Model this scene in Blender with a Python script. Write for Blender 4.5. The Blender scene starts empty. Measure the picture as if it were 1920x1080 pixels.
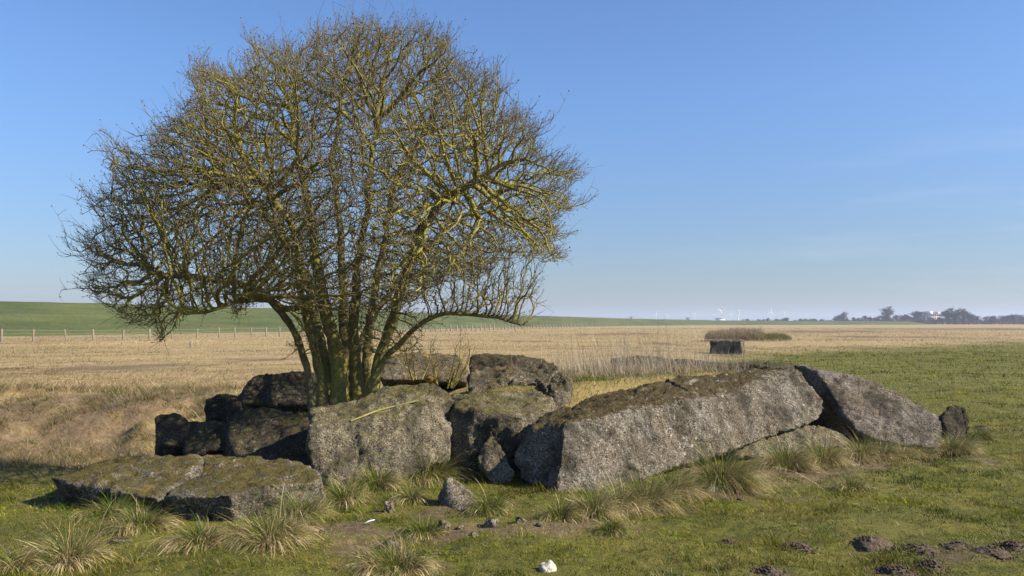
import bpy, bmesh, math, random
import numpy as np
from mathutils import Vector
from mathutils.bvhtree import BVHTree
random.seed(7); RNG = np.random.default_rng(11)
R = math.radians
scn = bpy.context.scene
C = scn.collection

# ------------------------------------------------------------------ camera
F, HX, HY, CZ = 1600.0, 960.0, 604.0, 1.65          # focal length and horizon in pixels of the 1920 px photograph, eye height
cd = bpy.data.cameras.new('camera'); cam = bpy.data.objects.new('camera', cd); C.objects.link(cam)
cd.sensor_width = 36; cd.lens = 36*F/1920; cd.shift_y = (HY-540)/1920
cd.clip_start = .1; cd.clip_end = 20000
cam.location = (0, 0, CZ); cam.rotation_euler = (R(90), 0, 0); scn.camera = cam

# ------------------------------------------------------------------ sky and sun
SUN_EL, SUN_AZ = 34, 15                              # elevation; degrees from the right hand towards the viewer
sdir = Vector((math.cos(R(SUN_AZ))*math.cos(R(SUN_EL)), -math.sin(R(SUN_AZ))*math.cos(R(SUN_EL)), math.sin(R(SUN_EL))))
w = bpy.data.worlds.new('World'); scn.world = w; w.use_nodes = True
nt = w.node_tree; nt.nodes.clear()
def N(nt, t, **k):
    n = nt.nodes.new(t)
    for a, v in k.items(): setattr(n, a, v)
    return n
sky = N(nt, 'ShaderNodeTexSky', sky_type='NISHITA', sun_disc=False, sun_elevation=R(SUN_EL),
        sun_rotation=math.atan2(sdir.x, sdir.y), altitude=0, air_density=1.0, dust_density=.6, ozone_density=2.2)
bg = N(nt, 'ShaderNodeBackground'); wo = N(nt, 'ShaderNodeOutputWorld')
tint = N(nt, 'ShaderNodeMixRGB', blend_type='MULTIPLY'); tint.inputs[0].default_value = 1; tint.inputs[2].default_value = (.84, .99, 1.33, 1)
# thin high cirrus, low on the right
tc = N(nt, 'ShaderNodeTexCoord'); mp = N(nt, 'ShaderNodeMapping'); mp.inputs['Scale'].default_value = (3.0, 1.5, 22)
mp.inputs['Rotation'].default_value = (0, R(-5), 0)
cn = N(nt, 'ShaderNodeTexNoise'); cn.inputs['Scale'].default_value = 1.6; cn.inputs['Detail'].default_value = 6
cr = N(nt, 'ShaderNodeValToRGB'); cr.color_ramp.elements[0].position = .53; cr.color_ramp.elements[1].position = .78
sx = N(nt, 'ShaderNodeSeparateXYZ')
mx = N(nt, 'ShaderNodeMapRange'); mx.inputs['From Min'].default_value = .05; mx.inputs['From Max'].default_value = .35
mz = N(nt, 'ShaderNodeMapRange'); mz.inputs['From Min'].default_value = .28; mz.inputs['From Max'].default_value = .16
m1 = N(nt, 'ShaderNodeMath', operation='MULTIPLY'); m2 = N(nt, 'ShaderNodeMath', operation='MULTIPLY'); m3 = N(nt, 'ShaderNodeMath', operation='MULTIPLY'); m3.inputs[1].default_value = .12
cm = N(nt, 'ShaderNodeMixRGB'); cm.inputs[2].default_value = (8, 8.3, 9, 1)
L = nt.links.new
L(tc.outputs['Generated'], mp.inputs[0]); L(mp.outputs[0], cn.inputs[0]); L(cn.outputs[0], cr.inputs[0])
L(tc.outputs['Generated'], sx.inputs[0]); L(sx.outputs[0], mx.inputs[0]); L(sx.outputs[2], mz.inputs[0])
L(mx.outputs[0], m1.inputs[0]); L(mz.outputs[0], m1.inputs[1]); L(m1.outputs[0], m2.inputs[0]); L(cr.outputs[0], m2.inputs[1])
L(m2.outputs[0], m3.inputs[0]); L(m3.outputs[0], cm.inputs[0])
hz = N(nt, 'ShaderNodeMapRange'); hz.inputs['From Min'].default_value = 0; hz.inputs['From Max'].default_value = .30; hz.interpolation_type = 'SMOOTHSTEP'
ht = N(nt, 'ShaderNodeMixRGB'); ht.inputs[1].default_value = (.64, .73, .93, 1); ht.inputs[2].default_value = (.86, 1.10, 1.44, 1)
L(sx.outputs[2], hz.inputs[0]); L(hz.outputs[0], ht.inputs[0]); L(ht.outputs[0], tint.inputs[2])
L(sky.outputs[0], tint.inputs[1]); L(tint.outputs[0], cm.inputs[1]); L(cm.outputs[0], bg.inputs[0]); L(bg.outputs[0], wo.inputs[0])
bg.inputs[1].default_value = .066
sl = bpy.data.lights.new('sun', 'SUN'); sl.energy = 5.0; sl.angle = R(.55); sl.color = (1, .91, .76)
so = bpy.data.objects.new('sun', sl); C.objects.link(so); so.rotation_euler = sdir.to_track_quat('Z', 'Y').to_euler(); so.location = (20, -10, 30)
scn.view_settings.view_transform = 'Standard'; scn.view_settings.look = 'None'
scn.view_settings.exposure = .92; scn.view_settings.gamma = 1
scn.cycles.max_bounces = 6; scn.cycles.volume_bounces = 1

# ------------------------------------------------------------------ helpers
def P(px, py, Y): return np.array([(px-HX)/F*Y, Y, CZ-(py-HY)/F*Y])
def G(px, py, z=0.0):
    Y = (CZ-z)*F/(py-HY); return np.array([(px-HX)/F*Y, Y, z])

def _h(ix, iy, iz, s):
    n = (ix*374761393 + iy*668265263 + iz*2147483647 + s*1274126177) & 0xffffffff
    n = ((n ^ (n >> 13))*1274126177) & 0xffffffff
    n = ((n ^ (n >> 16))*2246822519) & 0xffffffff
    return ((n ^ (n >> 15)) & 0xffffff)/float(0xffffff)*2-1
def vn(p, s=0):
    p = np.asarray(p, float); i = np.floor(p).astype(np.int64); f = p-i; u = f*f*(3-2*f)
    x, y, z = i[..., 0], i[..., 1], i[..., 2]; r = 0
    for a in (0, 1):
        for b in (0, 1):
            for c in (0, 1):
                wgt = (u[..., 0] if a else 1-u[..., 0])*(u[..., 1] if b else 1-u[..., 1])*(u[..., 2] if c else 1-u[..., 2])
                r = r+wgt*_h(x+a, y+b, z+c, s)
    return r
def fbm(p, o=4, s=0, g=.5):
    r = 0; a = 1; q = np.asarray(p, float)
    for k in range(o):
        r = r+a*vn(q, s+k*17); q = q*2.03+11.3; a *= g
    return r
def fb2(x, y, o=3, s=0): return fbm(np.stack([x, y, np.zeros_like(x)+.37], -1), o, s)
def sstep(a, b, x):
    t = np.clip((x-a)/(b-a), 0, 1); return t*t*(3-2*t)

def mesh_np(name, V, faces_k, mats=None, col=None, smooth=False):
    """faces_k: list of (n,k) int arrays; builds one mesh quickly"""
    me = bpy.data.meshes.new(name); V = np.asarray(V, np.float32)
    me.vertices.add(len(V)); me.vertices.foreach_set('co', V.ravel())
    idx = np.concatenate([f.ravel() for f in faces_k]).astype(np.int32)
    tot = np.concatenate([np.full(len(f), f.shape[1]) for f in faces_k]).astype(np.int32)
    st = np.concatenate([[0], np.cumsum(tot)[:-1]]).astype(np.int32)
    me.loops.add(len(idx)); me.loops.foreach_set('vertex_index', idx)
    me.polygons.add(len(tot)); me.polygons.foreach_set('loop_start', st)
    try: me.polygons.foreach_set('loop_total', tot)
    except Exception: pass
    if smooth: me.polygons.foreach_set('use_smooth', np.ones(len(tot), bool))
    me.update(calc_edges=True)
    if col is not None:
        a = me.color_attributes.new('col', 'FLOAT_COLOR', 'POINT')
        cc = np.ones((len(V), 4), np.float32); cc[:, :3] = col; a.data.foreach_set('color', cc.ravel())
    if mats is not None: me.materials.append(mats)
    return me
def link(name, me, parent=None, label=None, cat=None, group=None, kind=None, loc=None):
    o = bpy.data.objects.new(name, me); C.objects.link(o)
    if parent is not None: o.parent = parent
    if label: o['label'] = label
    if cat: o['category'] = cat
    if group: o['group'] = group
    if kind: o['kind'] = kind
    if loc is not None: o.location = loc
    return o
def merge(parts):
    """parts: list of (V, [faces arrays], col) -> joined"""
    Vs, Fs, Cs, n = [], {}, [], 0
    for v, fs, c in parts:
        Vs.append(v); Cs.append(np.broadcast_to(c, (len(v), 3)))
        for f in fs: Fs.setdefault(f.shape[1], []).append(f+n)
        n += len(v)
    return np.concatenate(Vs), [np.concatenate(a) for a in Fs.values()], np.concatenate(Cs)
def recentre(V, base): return V-np.asarray(base)

# ------------------------------------------------------------------ materials
def new_mat(name):
    m = bpy.data.materials.new(name); m.use_nodes = True; t = m.node_tree; t.nodes.clear()
    out = N(t, 'ShaderNodeOutputMaterial'); b = N(t, 'ShaderNodeBsdfPrincipled')
    b.inputs['Roughness'].default_value = .9; b.inputs['Specular IOR Level'].default_value = .2
    t.links.new(b.outputs[0], out.inputs[0]); return m, t, b, out
def noise(t, scale, detail=4, vec=None, rough=.55):
    n = N(t, 'ShaderNodeTexNoise'); n.inputs['Scale'].default_value = scale; n.inputs['Detail'].default_value = detail
    n.inputs['Roughness'].default_value = rough
    if vec is not None: t.links.new(vec, n.inputs['Vector'])
    return n.outputs[0]
def ramp(t, src, stops):
    r = N(t, 'ShaderNodeValToRGB'); e = r.color_ramp.elements
    while len(e) < len(stops): e.new(.5)
    for k, (p, c) in enumerate(stops):
        e[k].position = p; e[k].color = (c, c, c, 1) if not hasattr(c, '__len__') else (*c, 1)
    t.links.new(src, r.inputs[0]); return r.outputs[0]
def mix(t, f, a, b, mode='MIX'):
    m = N(t, 'ShaderNodeMixRGB', blend_type=mode)
    for k, v in ((0, f), (1, a), (2, b)):
        if isinstance(v, (int, float)): m.inputs[k].default_value = v if k == 0 else (v, v, v, 1)
        elif isinstance(v, tuple): m.inputs[k].default_value = (*v, 1)
        else: t.links.new(v, m.inputs[k])
    return m.outputs[0]
def mth(t, op, a, b=None):
    m = N(t, 'ShaderNodeMath', operation=op)
    for k, v in ((0, a), (1, b)):
        if v is None: continue
        if isinstance(v, (int, float)): m.inputs[k].default_value = v
        else: t.links.new(v, m.inputs[k])
    return m.outputs[0]
def bump(t, b, h, dist, strength=1.0, prev=None):
    n = N(t, 'ShaderNodeBump'); n.inputs['Distance'].default_value = dist; n.inputs['Strength'].default_value = strength
    t.links.new(h, n.inputs['Height'])
    if prev is not None: t.links.new(prev, n.inputs['Normal'])
    t.links.new(n.outputs[0], b.inputs['Normal']); return n.outputs[0]
def wpos(t):
    return N(t, 'ShaderNodeNewGeometry').outputs['Position']

def stone_mat(name, dark, light, speck=.55, moss=.5, white=.5, mosscol=(.10, .085, .022), orange=.0, upw=.27):
    m, t, b, out = new_mat(name); g = N(t, 'ShaderNodeNewGeometry'); pos = g.outputs['Position']
    big = noise(t, 2.2, 5, pos); mid = noise(t, 9, 6, pos, .65); fine = noise(t, 70, 4, pos, .7)
    base = mix(t, ramp(t, mid, [(.3, 0), (.7, 1)]), dark, light); base = mix(t, ramp(t, noise(t, 1.3, 5, pos, .6), [(.42, 0), (.62, .6)]), base, tuple(a*.5+b*.5 for a, b in zip(dark, (.24, .17, .085))))
    base = mix(t, ramp(t, noise(t, 1.7, 4, pos), [(.35, .7), (.6, 1)]), base, ramp(t, fine, [(.36, .08), (.5, .85), (.65, 2.1)]), 'MULTIPLY')
    # pebbles of the coarse aggregate
    v = N(t, 'ShaderNodeTexVoronoi'); v.inputs['Scale'].default_value = 38; t.links.new(pos, v.inputs['Vector']); v.inputs['Randomness'].default_value = 1
    sep = N(t, 'ShaderNodeSeparateColor'); t.links.new(v.outputs['Color'], sep.inputs[0])
    peb = ramp(t, v.outputs['Distance'], [(.30, 1), (.48, 0)])
    pick = mth(t, 'MULTIPLY', peb, ramp(t, sep.outputs[0], [(.45, 0), (.6, speck)]))
    pcol = ramp(t, sep.outputs[1], [(0, (.17, .14, .10)), (.5, (.33, .29, .23)), (1, (.52, .5, .45))])
    base = mix(t, pick, base, pcol)
    hole = mth(t, 'MULTIPLY', peb, ramp(t, sep.outputs[2], [(.86, 0), (.92, .8)]))
    base = mix(t, hole, base, (.03, .026, .02))
    # pale crust lichen in spots
    v2 = N(t, 'ShaderNodeTexVoronoi'); v2.inputs['Scale'].default_value = 19
    nv = N(t, 'ShaderNodeVectorMath', operation='ADD'); nn = N(t, 'ShaderNodeTexNoise'); nn.inputs['Scale'].default_value = 25
    t.links.new(pos, nn.inputs[0]); sc = N(t, 'ShaderNodeVectorMath', operation='SCALE'); sc.inputs['Scale'].default_value = .05
    t.links.new(nn.outputs['Color'], sc.inputs[0]); t.links.new(pos, nv.inputs[0]); t.links.new(sc.outputs[0], nv.inputs[1]); t.links.new(nv.outputs[0], v2.inputs['Vector'])
    s2 = N(t, 'ShaderNodeSeparateColor'); t.links.new(v2.outputs['Color'], s2.inputs[0])
    lich = mth(t, 'MULTIPLY', ramp(t, v2.outputs['Distance'], [(.22, 1), (.36, 0)]), ramp(t, s2.outputs[0], [(.62, 0), (.7, 1)]))
    lich = mth(t, 'MULTIPLY', lich, ramp(t, noise(t, 3.1, 3, pos), [(.42, .15), (.6, 1)]))
    base = mix(t, mth(t, 'MULTIPLY', lich, white), base, (.56, .56, .5))
    bl = noise(t, 4.5, 9, pos, .72); base = mix(t, mth(t, 'MULTIPLY', ramp(t, bl, [(.57, 0), (.62, .8)]), white*.6), base, (.42, .41, .36))
    # black algae streaks
    base = mix(t, ramp(t, mth(t, 'ADD', mth(t, 'MULTIPLY', big, .6), mth(t, 'MULTIPLY', mid, .4)), [(.50, 0), (.60, .85)]), base, (.035, .029, .019))
    smp = N(t, 'ShaderNodeMapping'); smp.inputs['Scale'].default_value = (4.5, 4.5, .9); t.links.new(pos, smp.inputs[0])
    base = mix(t, ramp(t, noise(t, 1, 6, smp.outputs[0], .7), [(.48, 0), (.60, .55)]), base, (.055, .045, .03))
    # yellow green film, more on what faces up
    sn = N(t, 'ShaderNodeSeparateXYZ'); t.links.new(g.outputs['Normal'], sn.inputs[0])
    up = ramp(t, sn.outputs[2], [(.70, 0), (.95, 1)])
    mm = mth(t, 'ADD', mth(t, 'MULTIPLY', up, upw), mth(t, 'MULTIPLY', noise(t, 6, 7, pos, .7), 1))
    mk = mth(t, 'MULTIPLY', ramp(t, mm, [(.62, 0), (.78, 1)]), moss)
    mc = mix(t, noise(t, 30, 3, pos), mosscol, tuple(c*2.1 for c in mosscol))
    base = mix(t, mk, base, mc)
    if orange:
        ok = mth(t, 'MULTIPLY', ramp(t, noise(t, 4.3, 6, pos, .65), [(.60, 0), (.66, 1)]), orange)
        base = mix(t, ok, base, (.42, .25, .03))
    t.links.new(base, b.inputs['Base Color'])
    h = mth(t, 'ADD', mth(t, 'MULTIPLY', fine, 1.0), mth(t, 'SUBTRACT', mth(t, 'MULTIPLY', peb, .55), mth(t, 'MULTIPLY', hole, 1.6)))
    n1 = bump(t, b, h, .024, 1); bump(t, b, mid, .07, .9, n1)
    return m
M_conc = stone_mat('concrete_weathered', (.09, .078, .062), (.35, .31, .25), .7, .9, .7, (.058, .042, .014), 0, .40)
M_conc2 = stone_mat('concrete_olive', (.10, .086, .055), (.35, .305, .205), .5, .75, .35, (.085, .074, .020))
M_slab = stone_mat('concrete_mossy', (.06, .05, .034), (.32, .28, .205), .6, .95, .6, (.07, .056, .014), .25)
M_dark = stone_mat('concrete_dark', (.03, .024, .016), (.095, .078, .052), .35, .6, .35, (.05, .047, .012))  # shade on the back-row blocks is put into this darkened colour
M_grey = stone_mat('concrete_smooth', (.12, .10, .082), (.29, .25, .205), .45, .12, .25)
M_top = stone_mat('concrete_lichened', (.07, .06, .045), (.25, .22, .16), .5, .6, .5, (.11, .08, .02), .9)
M_white = None

def grass_mat():
    m, t, b, out = new_mat('grass_blades'); a = N(t, 'ShaderNodeAttribute', attribute_name='col')
    t.links.new(a.outputs['Color'], b.inputs['Base Color']); b.inputs['Roughness'].default_value = .65
    tr = N(t, 'ShaderNodeBsdfTranslucent'); t.links.new(a.outputs['Color'], tr.inputs[0])
    ms = N(t, 'ShaderNodeMixShader'); ms.inputs[0].default_value = .3
    t.links.new(b.outputs[0], ms.inputs[1]); t.links.new(tr.outputs[0], ms.inputs[2]); t.links.new(ms.outputs[0], out.inputs[0]); return m
M_grass = grass_mat()

def ground_mat():
    m, t, b, out = new_mat('field_ground'); a = N(t, 'ShaderNodeAttribute', attribute_name='col'); pos = wpos(t)
    s = N(t, 'ShaderNodeSeparateColor'); t.links.new(a.outputs['Color'], s.inputs[0])
    n1 = noise(t, .9, 6, pos, .65); n2 = noise(t, 9, 6, pos, .7); n3 = noise(t, 60, 4, pos, .7)
    st = N(t, 'ShaderNodeMapping'); st.inputs['Scale'].default_value = (.035, .11, 1); t.links.new(pos, st.inputs[0]); n4 = noise(t, 1, 7, st.outputs[0], .65)
    green = mix(t, ramp(t, n2, [(.3, 0), (.7, 1)]), (.034, .042, .009), (.17, .16, .026))
    green = mix(t, ramp(t, n1, [(.4, 0), (.7, .6)]), green, (.22, .18, .04))
    tan = mix(t, ramp(t, n2, [(.3, 0), (.7, 1)]), (.25, .165, .08), (.52, .38, .205))
    tan = mix(t, ramp(t, n1, [(.42, 0), (.62, .65)]), tan, (.26, .21, .07))
    tan = mix(t, ramp(t, n4, [(.5, 0), (.58, .65)]), tan, (.25, .19, .07))
    tan = mix(t, ramp(t, n4, [(.36, .8), (.44, 0)]), tan, (.20, .115, .06))
    soil = mix(t, ramp(t, n2, [(.3, 0), (.7, 1)]), (.075, .048, .028), (.25, .175, .11))
    c = mix(t, s.outputs[0], tan, green); c = mix(t, s.outputs[1], c, soil)
    c = mix(t, s.outputs[2], c, (.13, .08, .048))
    c = mix(t, .8, c, ramp(t, n3, [(.25, .45), (.5, 1), (.75, 1.5)]), 'MULTIPLY')
    t.links.new(c, b.inputs['Base Color']); nb = bump(t, b, n2, .06, .9); bump(t, b, n3, .015, 1, nb); return m
def simple_mat(name, c1, c2, scale=5, bd=.02, rough=.9, detail=5):
    m, t, b, out = new_mat(name); pos = wpos(t); n = noise(t, scale, detail, pos, .65)
    t.links.new(mix(t, ramp(t, n, [(.3, 0), (.7, 1)]), c1, c2), b.inputs['Base Color']); b.inputs['Roughness'].default_value = rough
    if bd: bump(t, b, n, bd)
    return m

M_white = simple_mat('pale_limestone', (.30, .255, .19), (.58, .52, .42), 30, .02)
# ------------------------------------------------------------------ ground
MOUND = np.array([(-2.6, 10.0), (-1.4, 9.8), (-.2, 10.3), (.7, 10.2), (3.6, 12.2), (4.6, 13.2), (2.4, 14.6), (-.4, 14.0), (-2.0, 12.6), (-3.4, 11.6), (-3.4, 10.3)])
def poly_sd(x, y, poly):
    d = np.full(x.shape, 1e9); ins = np.zeros(x.shape, bool); n = len(poly)
    for i in range(n):
        ax, ay = poly[i]; bx, by = poly[(i+1) % n]; ex, ey = bx-ax, by-ay
        t = np.clip(((x-ax)*ex+(y-ay)*ey)/(ex*ex+ey*ey), 0, 1)
        d = np.minimum(d, np.hypot(x-ax-t*ex, y-ay-t*ey))
        c = ((ay > y) != (by > y)) & (x < (bx-ax)*(y-ay)/((by-ay) if by != ay else 1e-9)+ax); ins ^= c
    return np.where(ins, -d, d)
def gh(x, y):
    x = np.asarray(x, float); y = np.asarray(y, float)
    near = 1-sstep(40, 120, np.hypot(x, y))
    z = fb2(x*.35, y*.35, 3, 5)*.05*near+(fb2(x*1.8, y*1.8, 3, 9)*.032+fb2(x*4.6, y*4.6, 2, 10)*.018)*(1-sstep(20, 50, np.hypot(x, y)))
    sd = poly_sd(x, y, MOUND); hm = .50+.36*sstep(-2.2, .6, x)
    z = z+hm*(1-sstep(-.55, .35, sd))
    # hollow on the left with a sloping far bank
    wob = fb2(x*.3, y*.0, 2, 31)*.8
    u = (y-13.4-wob)
    prof = (1-sstep(2.2, 4.6, u+.6*fb2(x*.9, y*.9, 2, 33)))*sstep(-3.8, -1.4, u)
    z = z-(.9+.10*fb2(x*1.3, y*1.3, 3, 37))*prof*(1-sstep(-5.0, -2.6, x+.25*(y-12)))*sstep(-40, -20, x)
    z = z+.10*(1-sstep(.0, 1.6, np.abs(y-19-wob*1.4)))*(1-sstep(-6, -2, x))
    return z
def axis(lo, hi, fine_lo, fine_hi, d, g=1.07):
    a = list(np.arange(fine_lo, fine_hi+1e-6, d)); s = d; v = a[-1]
    while v < hi: s *= g; v += s; a.append(v)
    s = d; v = a[0]; b = []
    while v > lo: s *= g; v -= s; b.append(v)
    return np.array(b[::-1]+a)
gx = axis(-4600, 4600, -9.5, 9.5, .09); gy = axis(-60, 4600, 4.2, 19.5, .09)
GX, GY = np.meshgrid(gx, gy); GZ = gh(GX, GY)
def line_side(x, y, pts):
    """y of polyline (X->Y) at x"""
    return np.interp(x, [p[0] for p in pts], [p[1] for p in pts])
BND = [(-60, 9.2), (-8, 9.4), (-5, 9.8), (-3.5, 10.2), (-2.6, 9.5), (.0, 10.2), (2, 15.5), (4.8, 16), (5.6, 22), (8.5, 34), (10.5, 41), (13.7, 45), (43.8, 72), (200, 160), (900, 500)]
def zones(x, y):
    n = fb2(x*.5, y*.5, 4, 71); n2 = fb2(x*3.1, y*3.1, 3, 72)
    yb = line_side(x, y, BND); k = np.where(y < 25, 1.2, .10*y)
    green = 1-sstep(-1, 1, (y-yb)/k+n*.9)
    ins = 1-sstep(-.3, .2, poly_sd(x, y, MOUND)); green = green*(1-ins*sstep(.2, 1.0, x)*.8*sstep(-.5, .1, n2+.3))
    # green patches: tree foot, inside of the ruin, on the left bank
    def spot(px, py, z, r, rr=1.0):
        g = G(px, py, z); return 1-sstep(.3, 1.15, np.hypot((x-g[0])/r, (y-g[1])/(r*rr))+n*.35+.45*n2)
    green = np.maximum(green, np.maximum(spot(540, 760, .55, 1.0), spot(1095, 722, .8, .6)))
    soil = np.zeros_like(x)
    for px, py, z, r, rr in ((110, 782, -.2, 1.5, .8), (250, 770, -.2, .6, .6), (160, 805, -.6, 2.0, .7), (20, 800, -.5, 1.6, .8), (330, 790, -.5, 1.0, 1.0), (620, 1000, 0, .42, .7), (880, 1008, 0, .75, .35), (1180, 955, 0, .5, .6), (1060, 990, 0, .6, .35),
                             (1290, 925, 0, .9, .35), (1440, 885, 0, 1.0, .6), (1560, 865, 0, 1.1, .5), (1345, 915, 0, .4, .6), (110, 945, 0, .5, .6), (700, 1010, 0, .5, .3), (30, 835, -.5, 1.0, .5)):
        soil = np.maximum(soil, spot(px, py, z, r, rr)*(.9 if z > -.1 else .85))  # in the hollow: bare soil, with the shade at its left painted in too
    for px, py, r in ((1497, 1028, .16), (1640, 1024, .24), (1732, 1032, .22), (1806, 1032, .18), (1868, 1046, .2), (1912, 1036, .2), (1752, 1064, .18), (1697, 1078, .26), (1446, 1080, .15), (1368, 1019, .1), (1775, 1045, .3), (1300, 900, .3)):
        soil = np.maximum(soil, .8*spot(px, py, 0, r, .8))
    soil = np.maximum(soil, .75*sstep(.62, .95, fb2(x*1.1, y*1.1, 3, 83))*(y < 16))
    dk = .8*sstep(.35, .7, fb2(x*.9, y*2.0, 3, 51))*np.exp(-((y-24.5-.9*fb2(x*.25, y*0, 2, 8))/1.1)**2)*(1-sstep(-6, -2, x+.0*y))*sstep(-16, -12, x)
    for px, py, r, rr in ((1590, 621, 16, 1.3), (1500, 623, 10, 1.2), (1130, 627, 7, 1.2), (1190, 625, 6, 1.5), (1700, 632, 9, .8), (1840, 617, 34, 1.2), (140, 692, 1.6, 1.0), (210, 690, 2.4, .9), (330, 687, 2.2, 1.0), (480, 673, 2.2, 1.2), (700, 634, 6, .9), (60, 700, 1.2, 1), (1000, 640, 3, 1.5), (1250, 645, 2.5, 2.0), (1340, 640, 3, 1.5)):
        dk = np.maximum(dk, .8*spot(px, py, 0, r, rr))
    return np.clip(green, 0, 1), np.clip(soil, 0, 1), np.clip(dk, 0, 1)
zg, zs, zd = zones(GX, GY)
ny, nx = GX.shape; ii = np.arange(ny*nx).reshape(ny, nx)
q = np.stack([ii[:-1, :-1], ii[:-1, 1:], ii[1:, 1:], ii[1:, :-1]], -1).reshape(-1, 4)
me = mesh_np('ground', np.stack([GX, GY, GZ], -1).reshape(-1, 3), [q], ground_mat(), np.stack([zg, zs, zd], -1).reshape(-1, 3), True)
link('ground', me, kind='structure')

# dyke: foot and crest read off the photograph, real heights and a far side
def dyke():
    px = np.array([-500, -200, 0, 250, 500, 750, 1000, 1180, 1340, 1450, 1560, 1650, 1705, 1745]); foot = np.array([37, 31, 27, 23, 19, 14, 9.6, 7.2, 5.6, 5.3, 5.1, 5.0, 4.9, 4.8])
    crest = np.array([-52, -45, -40.5, -34.5, -27, -20, -12.5, -6.8, -3.5, -2.8, -2.2, -1.6, -1.0, 4.4])
    Yf = CZ*F/foot; back = np.interp(px, [-500, 1000, 1340, 1750], [26, 60, 45, 30]); Yc = Yf+back
    t = np.linspace(0, len(px)-1, 240); k = np.arange(len(px)); itp = lambda a: np.interp(t, k, a)
    xf = itp((px-HX)/F*Yf); yf = itp(Yf); xc = itp((px-HX)/F*Yc); yc = itp(Yc); zc = itp(CZ-crest/F*Yc)
    dx, dy = xc-xf, yc-yf
    rows = [(xf-dx*.02, yf-dy*.02, zc*0-.3)]
    for s in np.linspace(0, 1, 14): rows.append((xf+dx*s, yf+dy*s, zc*(s**1.06*.97+.03*math.sin(s*math.pi))))
    rows.append((xc+dx*.15, yc+dy*.15, zc*1.0)); rows.append((xc+dx*1.1, yc+dy*1.1, zc*0-.3))
    V = np.stack([np.stack(r, -1) for r in rows], 0); V[..., 2] += fb2(V[..., 0]*.07, V[..., 1]*.07, 3, 4)*.12*np.clip(V[..., 2], 0, 1)
    a, b_ = V.shape[:2]; i = np.arange(a*b_).reshape(a, b_)
    qq = np.stack([i[:-1, :-1], i[:-1, 1:], i[1:, 1:], i[1:, :-1]], -1).reshape(-1, 4)
    m, t_, bs, out = new_mat('dyke_grass'); pos = wpos(t_)
    st = N(t_, 'ShaderNodeMapping'); st.inputs['Scale'].default_value = (.05, .05, .9); t_.links.new(pos, st.inputs[0])
    n1 = noise(t_, 1.0, 6, st.outputs[0], .65); n2 = noise(t_, 1.6, 5, pos, .7)
    c = mix(t_, ramp(t_, n1, [(.35, 0), (.65, 1)]), (.056, .075, .016), (.118, .128, .030))
    c = mix(t_, .7, c, ramp(t_, n2, [(.3, .6), (.7, 1.4)]), 'MULTIPLY'); t_.links.new(c, bs.inputs['Base Color']); bump(t_, bs, n2, .3)
    link('dyke', mesh_np('dyke', V.reshape(-1, 3), [qq], m, None, True), kind='structure')
dyke()

# ------------------------------------------------------------------ blocks of the ruin
ROCKS = []
def rock(name, hulls, mat, label, cat='concrete block', group=None, voxel=.03, amp=.05, smooth=4, seed=0, freq=2.0, rough=.35, cuts=()):
    bm = bmesh.new()
    for pts in hulls:
        vs = [bm.verts.new(p) for p in pts]
        r = bmesh.ops.convex_hull(bm, input=vs)
        junk = [g for g in r['geom_interior'] if isinstance(g, bmesh.types.BMVert)]
        if junk: bmesh.ops.delete(bm, geom=list(set(junk)), context='VERTS')
    bmesh.ops.recalc_face_normals(bm, faces=bm.faces)
    me = bpy.data.meshes.new(name); bm.to_mesh(me); bm.free()
    o = bpy.data.objects.new(name, me); C.objects.link(o)
    md = o.modifiers.new('r', 'REMESH'); md.mode = 'VOXEL'; md.voxel_size = voxel
    ms = o.modifiers.new('s', 'SMOOTH'); ms.iterations = smooth; ms.factor = .5
    dg = bpy.context.evaluated_depsgraph_get(); me2 = bpy.data.meshes.new_from_object(o.evaluated_get(dg), depsgraph=dg)
    o.modifiers.clear(); o.data = me2; bpy.data.meshes.remove(me)
    n = len(me2.vertices); co = np.zeros(n*3, np.float32); me2.vertices.foreach_get('co', co); co = co.reshape(-1, 3)
    no = np.zeros(n*3, np.float32); me2.vertices.foreach_get('normal', no); no = no.reshape(-1, 3)
    q = co+seed*7.1
    d = fbm(q*freq, 3, seed)*amp
    rid = (1-np.abs(fbm(q*freq*2.6, 3, seed+40)))**2; d += (rid-.55)*amp*rough
    d += fbm(q*13, 3, seed+80, .75)*min(amp*.45, .016); d += np.where(q[:, 2] > -99, np.minimum(0, fbm(q*5.5, 3, seed+60)+.25)*amp*.7, 0)
    crk = np.abs(vn(q*1.3+5, seed+3)); d -= (1-sstep(0, .035, crk))*amp*.55
    for ca, cb_, cw, cdp in cuts:
        ca, cb_ = np.array(ca), np.array(cb_); e_ = cb_-ca; tt_ = np.clip(((co-ca)@e_)/(e_@e_), 0, 1); dd_ = np.linalg.norm(co-ca-tt_[:, None]*e_, axis=1)+vn(co*9, 4)*cw*.35
        d -= cdp*(1-sstep(cw*.3, cw, dd_))
    co = co+no*d[:, None]
    base = np.array([co[:, 0].mean(), co[:, 1].mean(), max(co[:, 2].min(), -.2)]); co -= base
    me2.vertices.foreach_set('co', co.ravel().astype(np.float32)); me2.update()
    me2.polygons.foreach_set('use_smooth', np.ones(len(me2.polygons), bool))
    me2.name = name; me2.materials.clear(); me2.materials.append(mat); o.location = base
    o['label'] = label; o['category'] = cat
    if group: o['group'] = group
    ROCKS.append(o); return o
def down(pts, z=-.12, dx=0, dy=0): return [np.array([p[0]+dx, p[1]+dy, z]) for p in pts]

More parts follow.
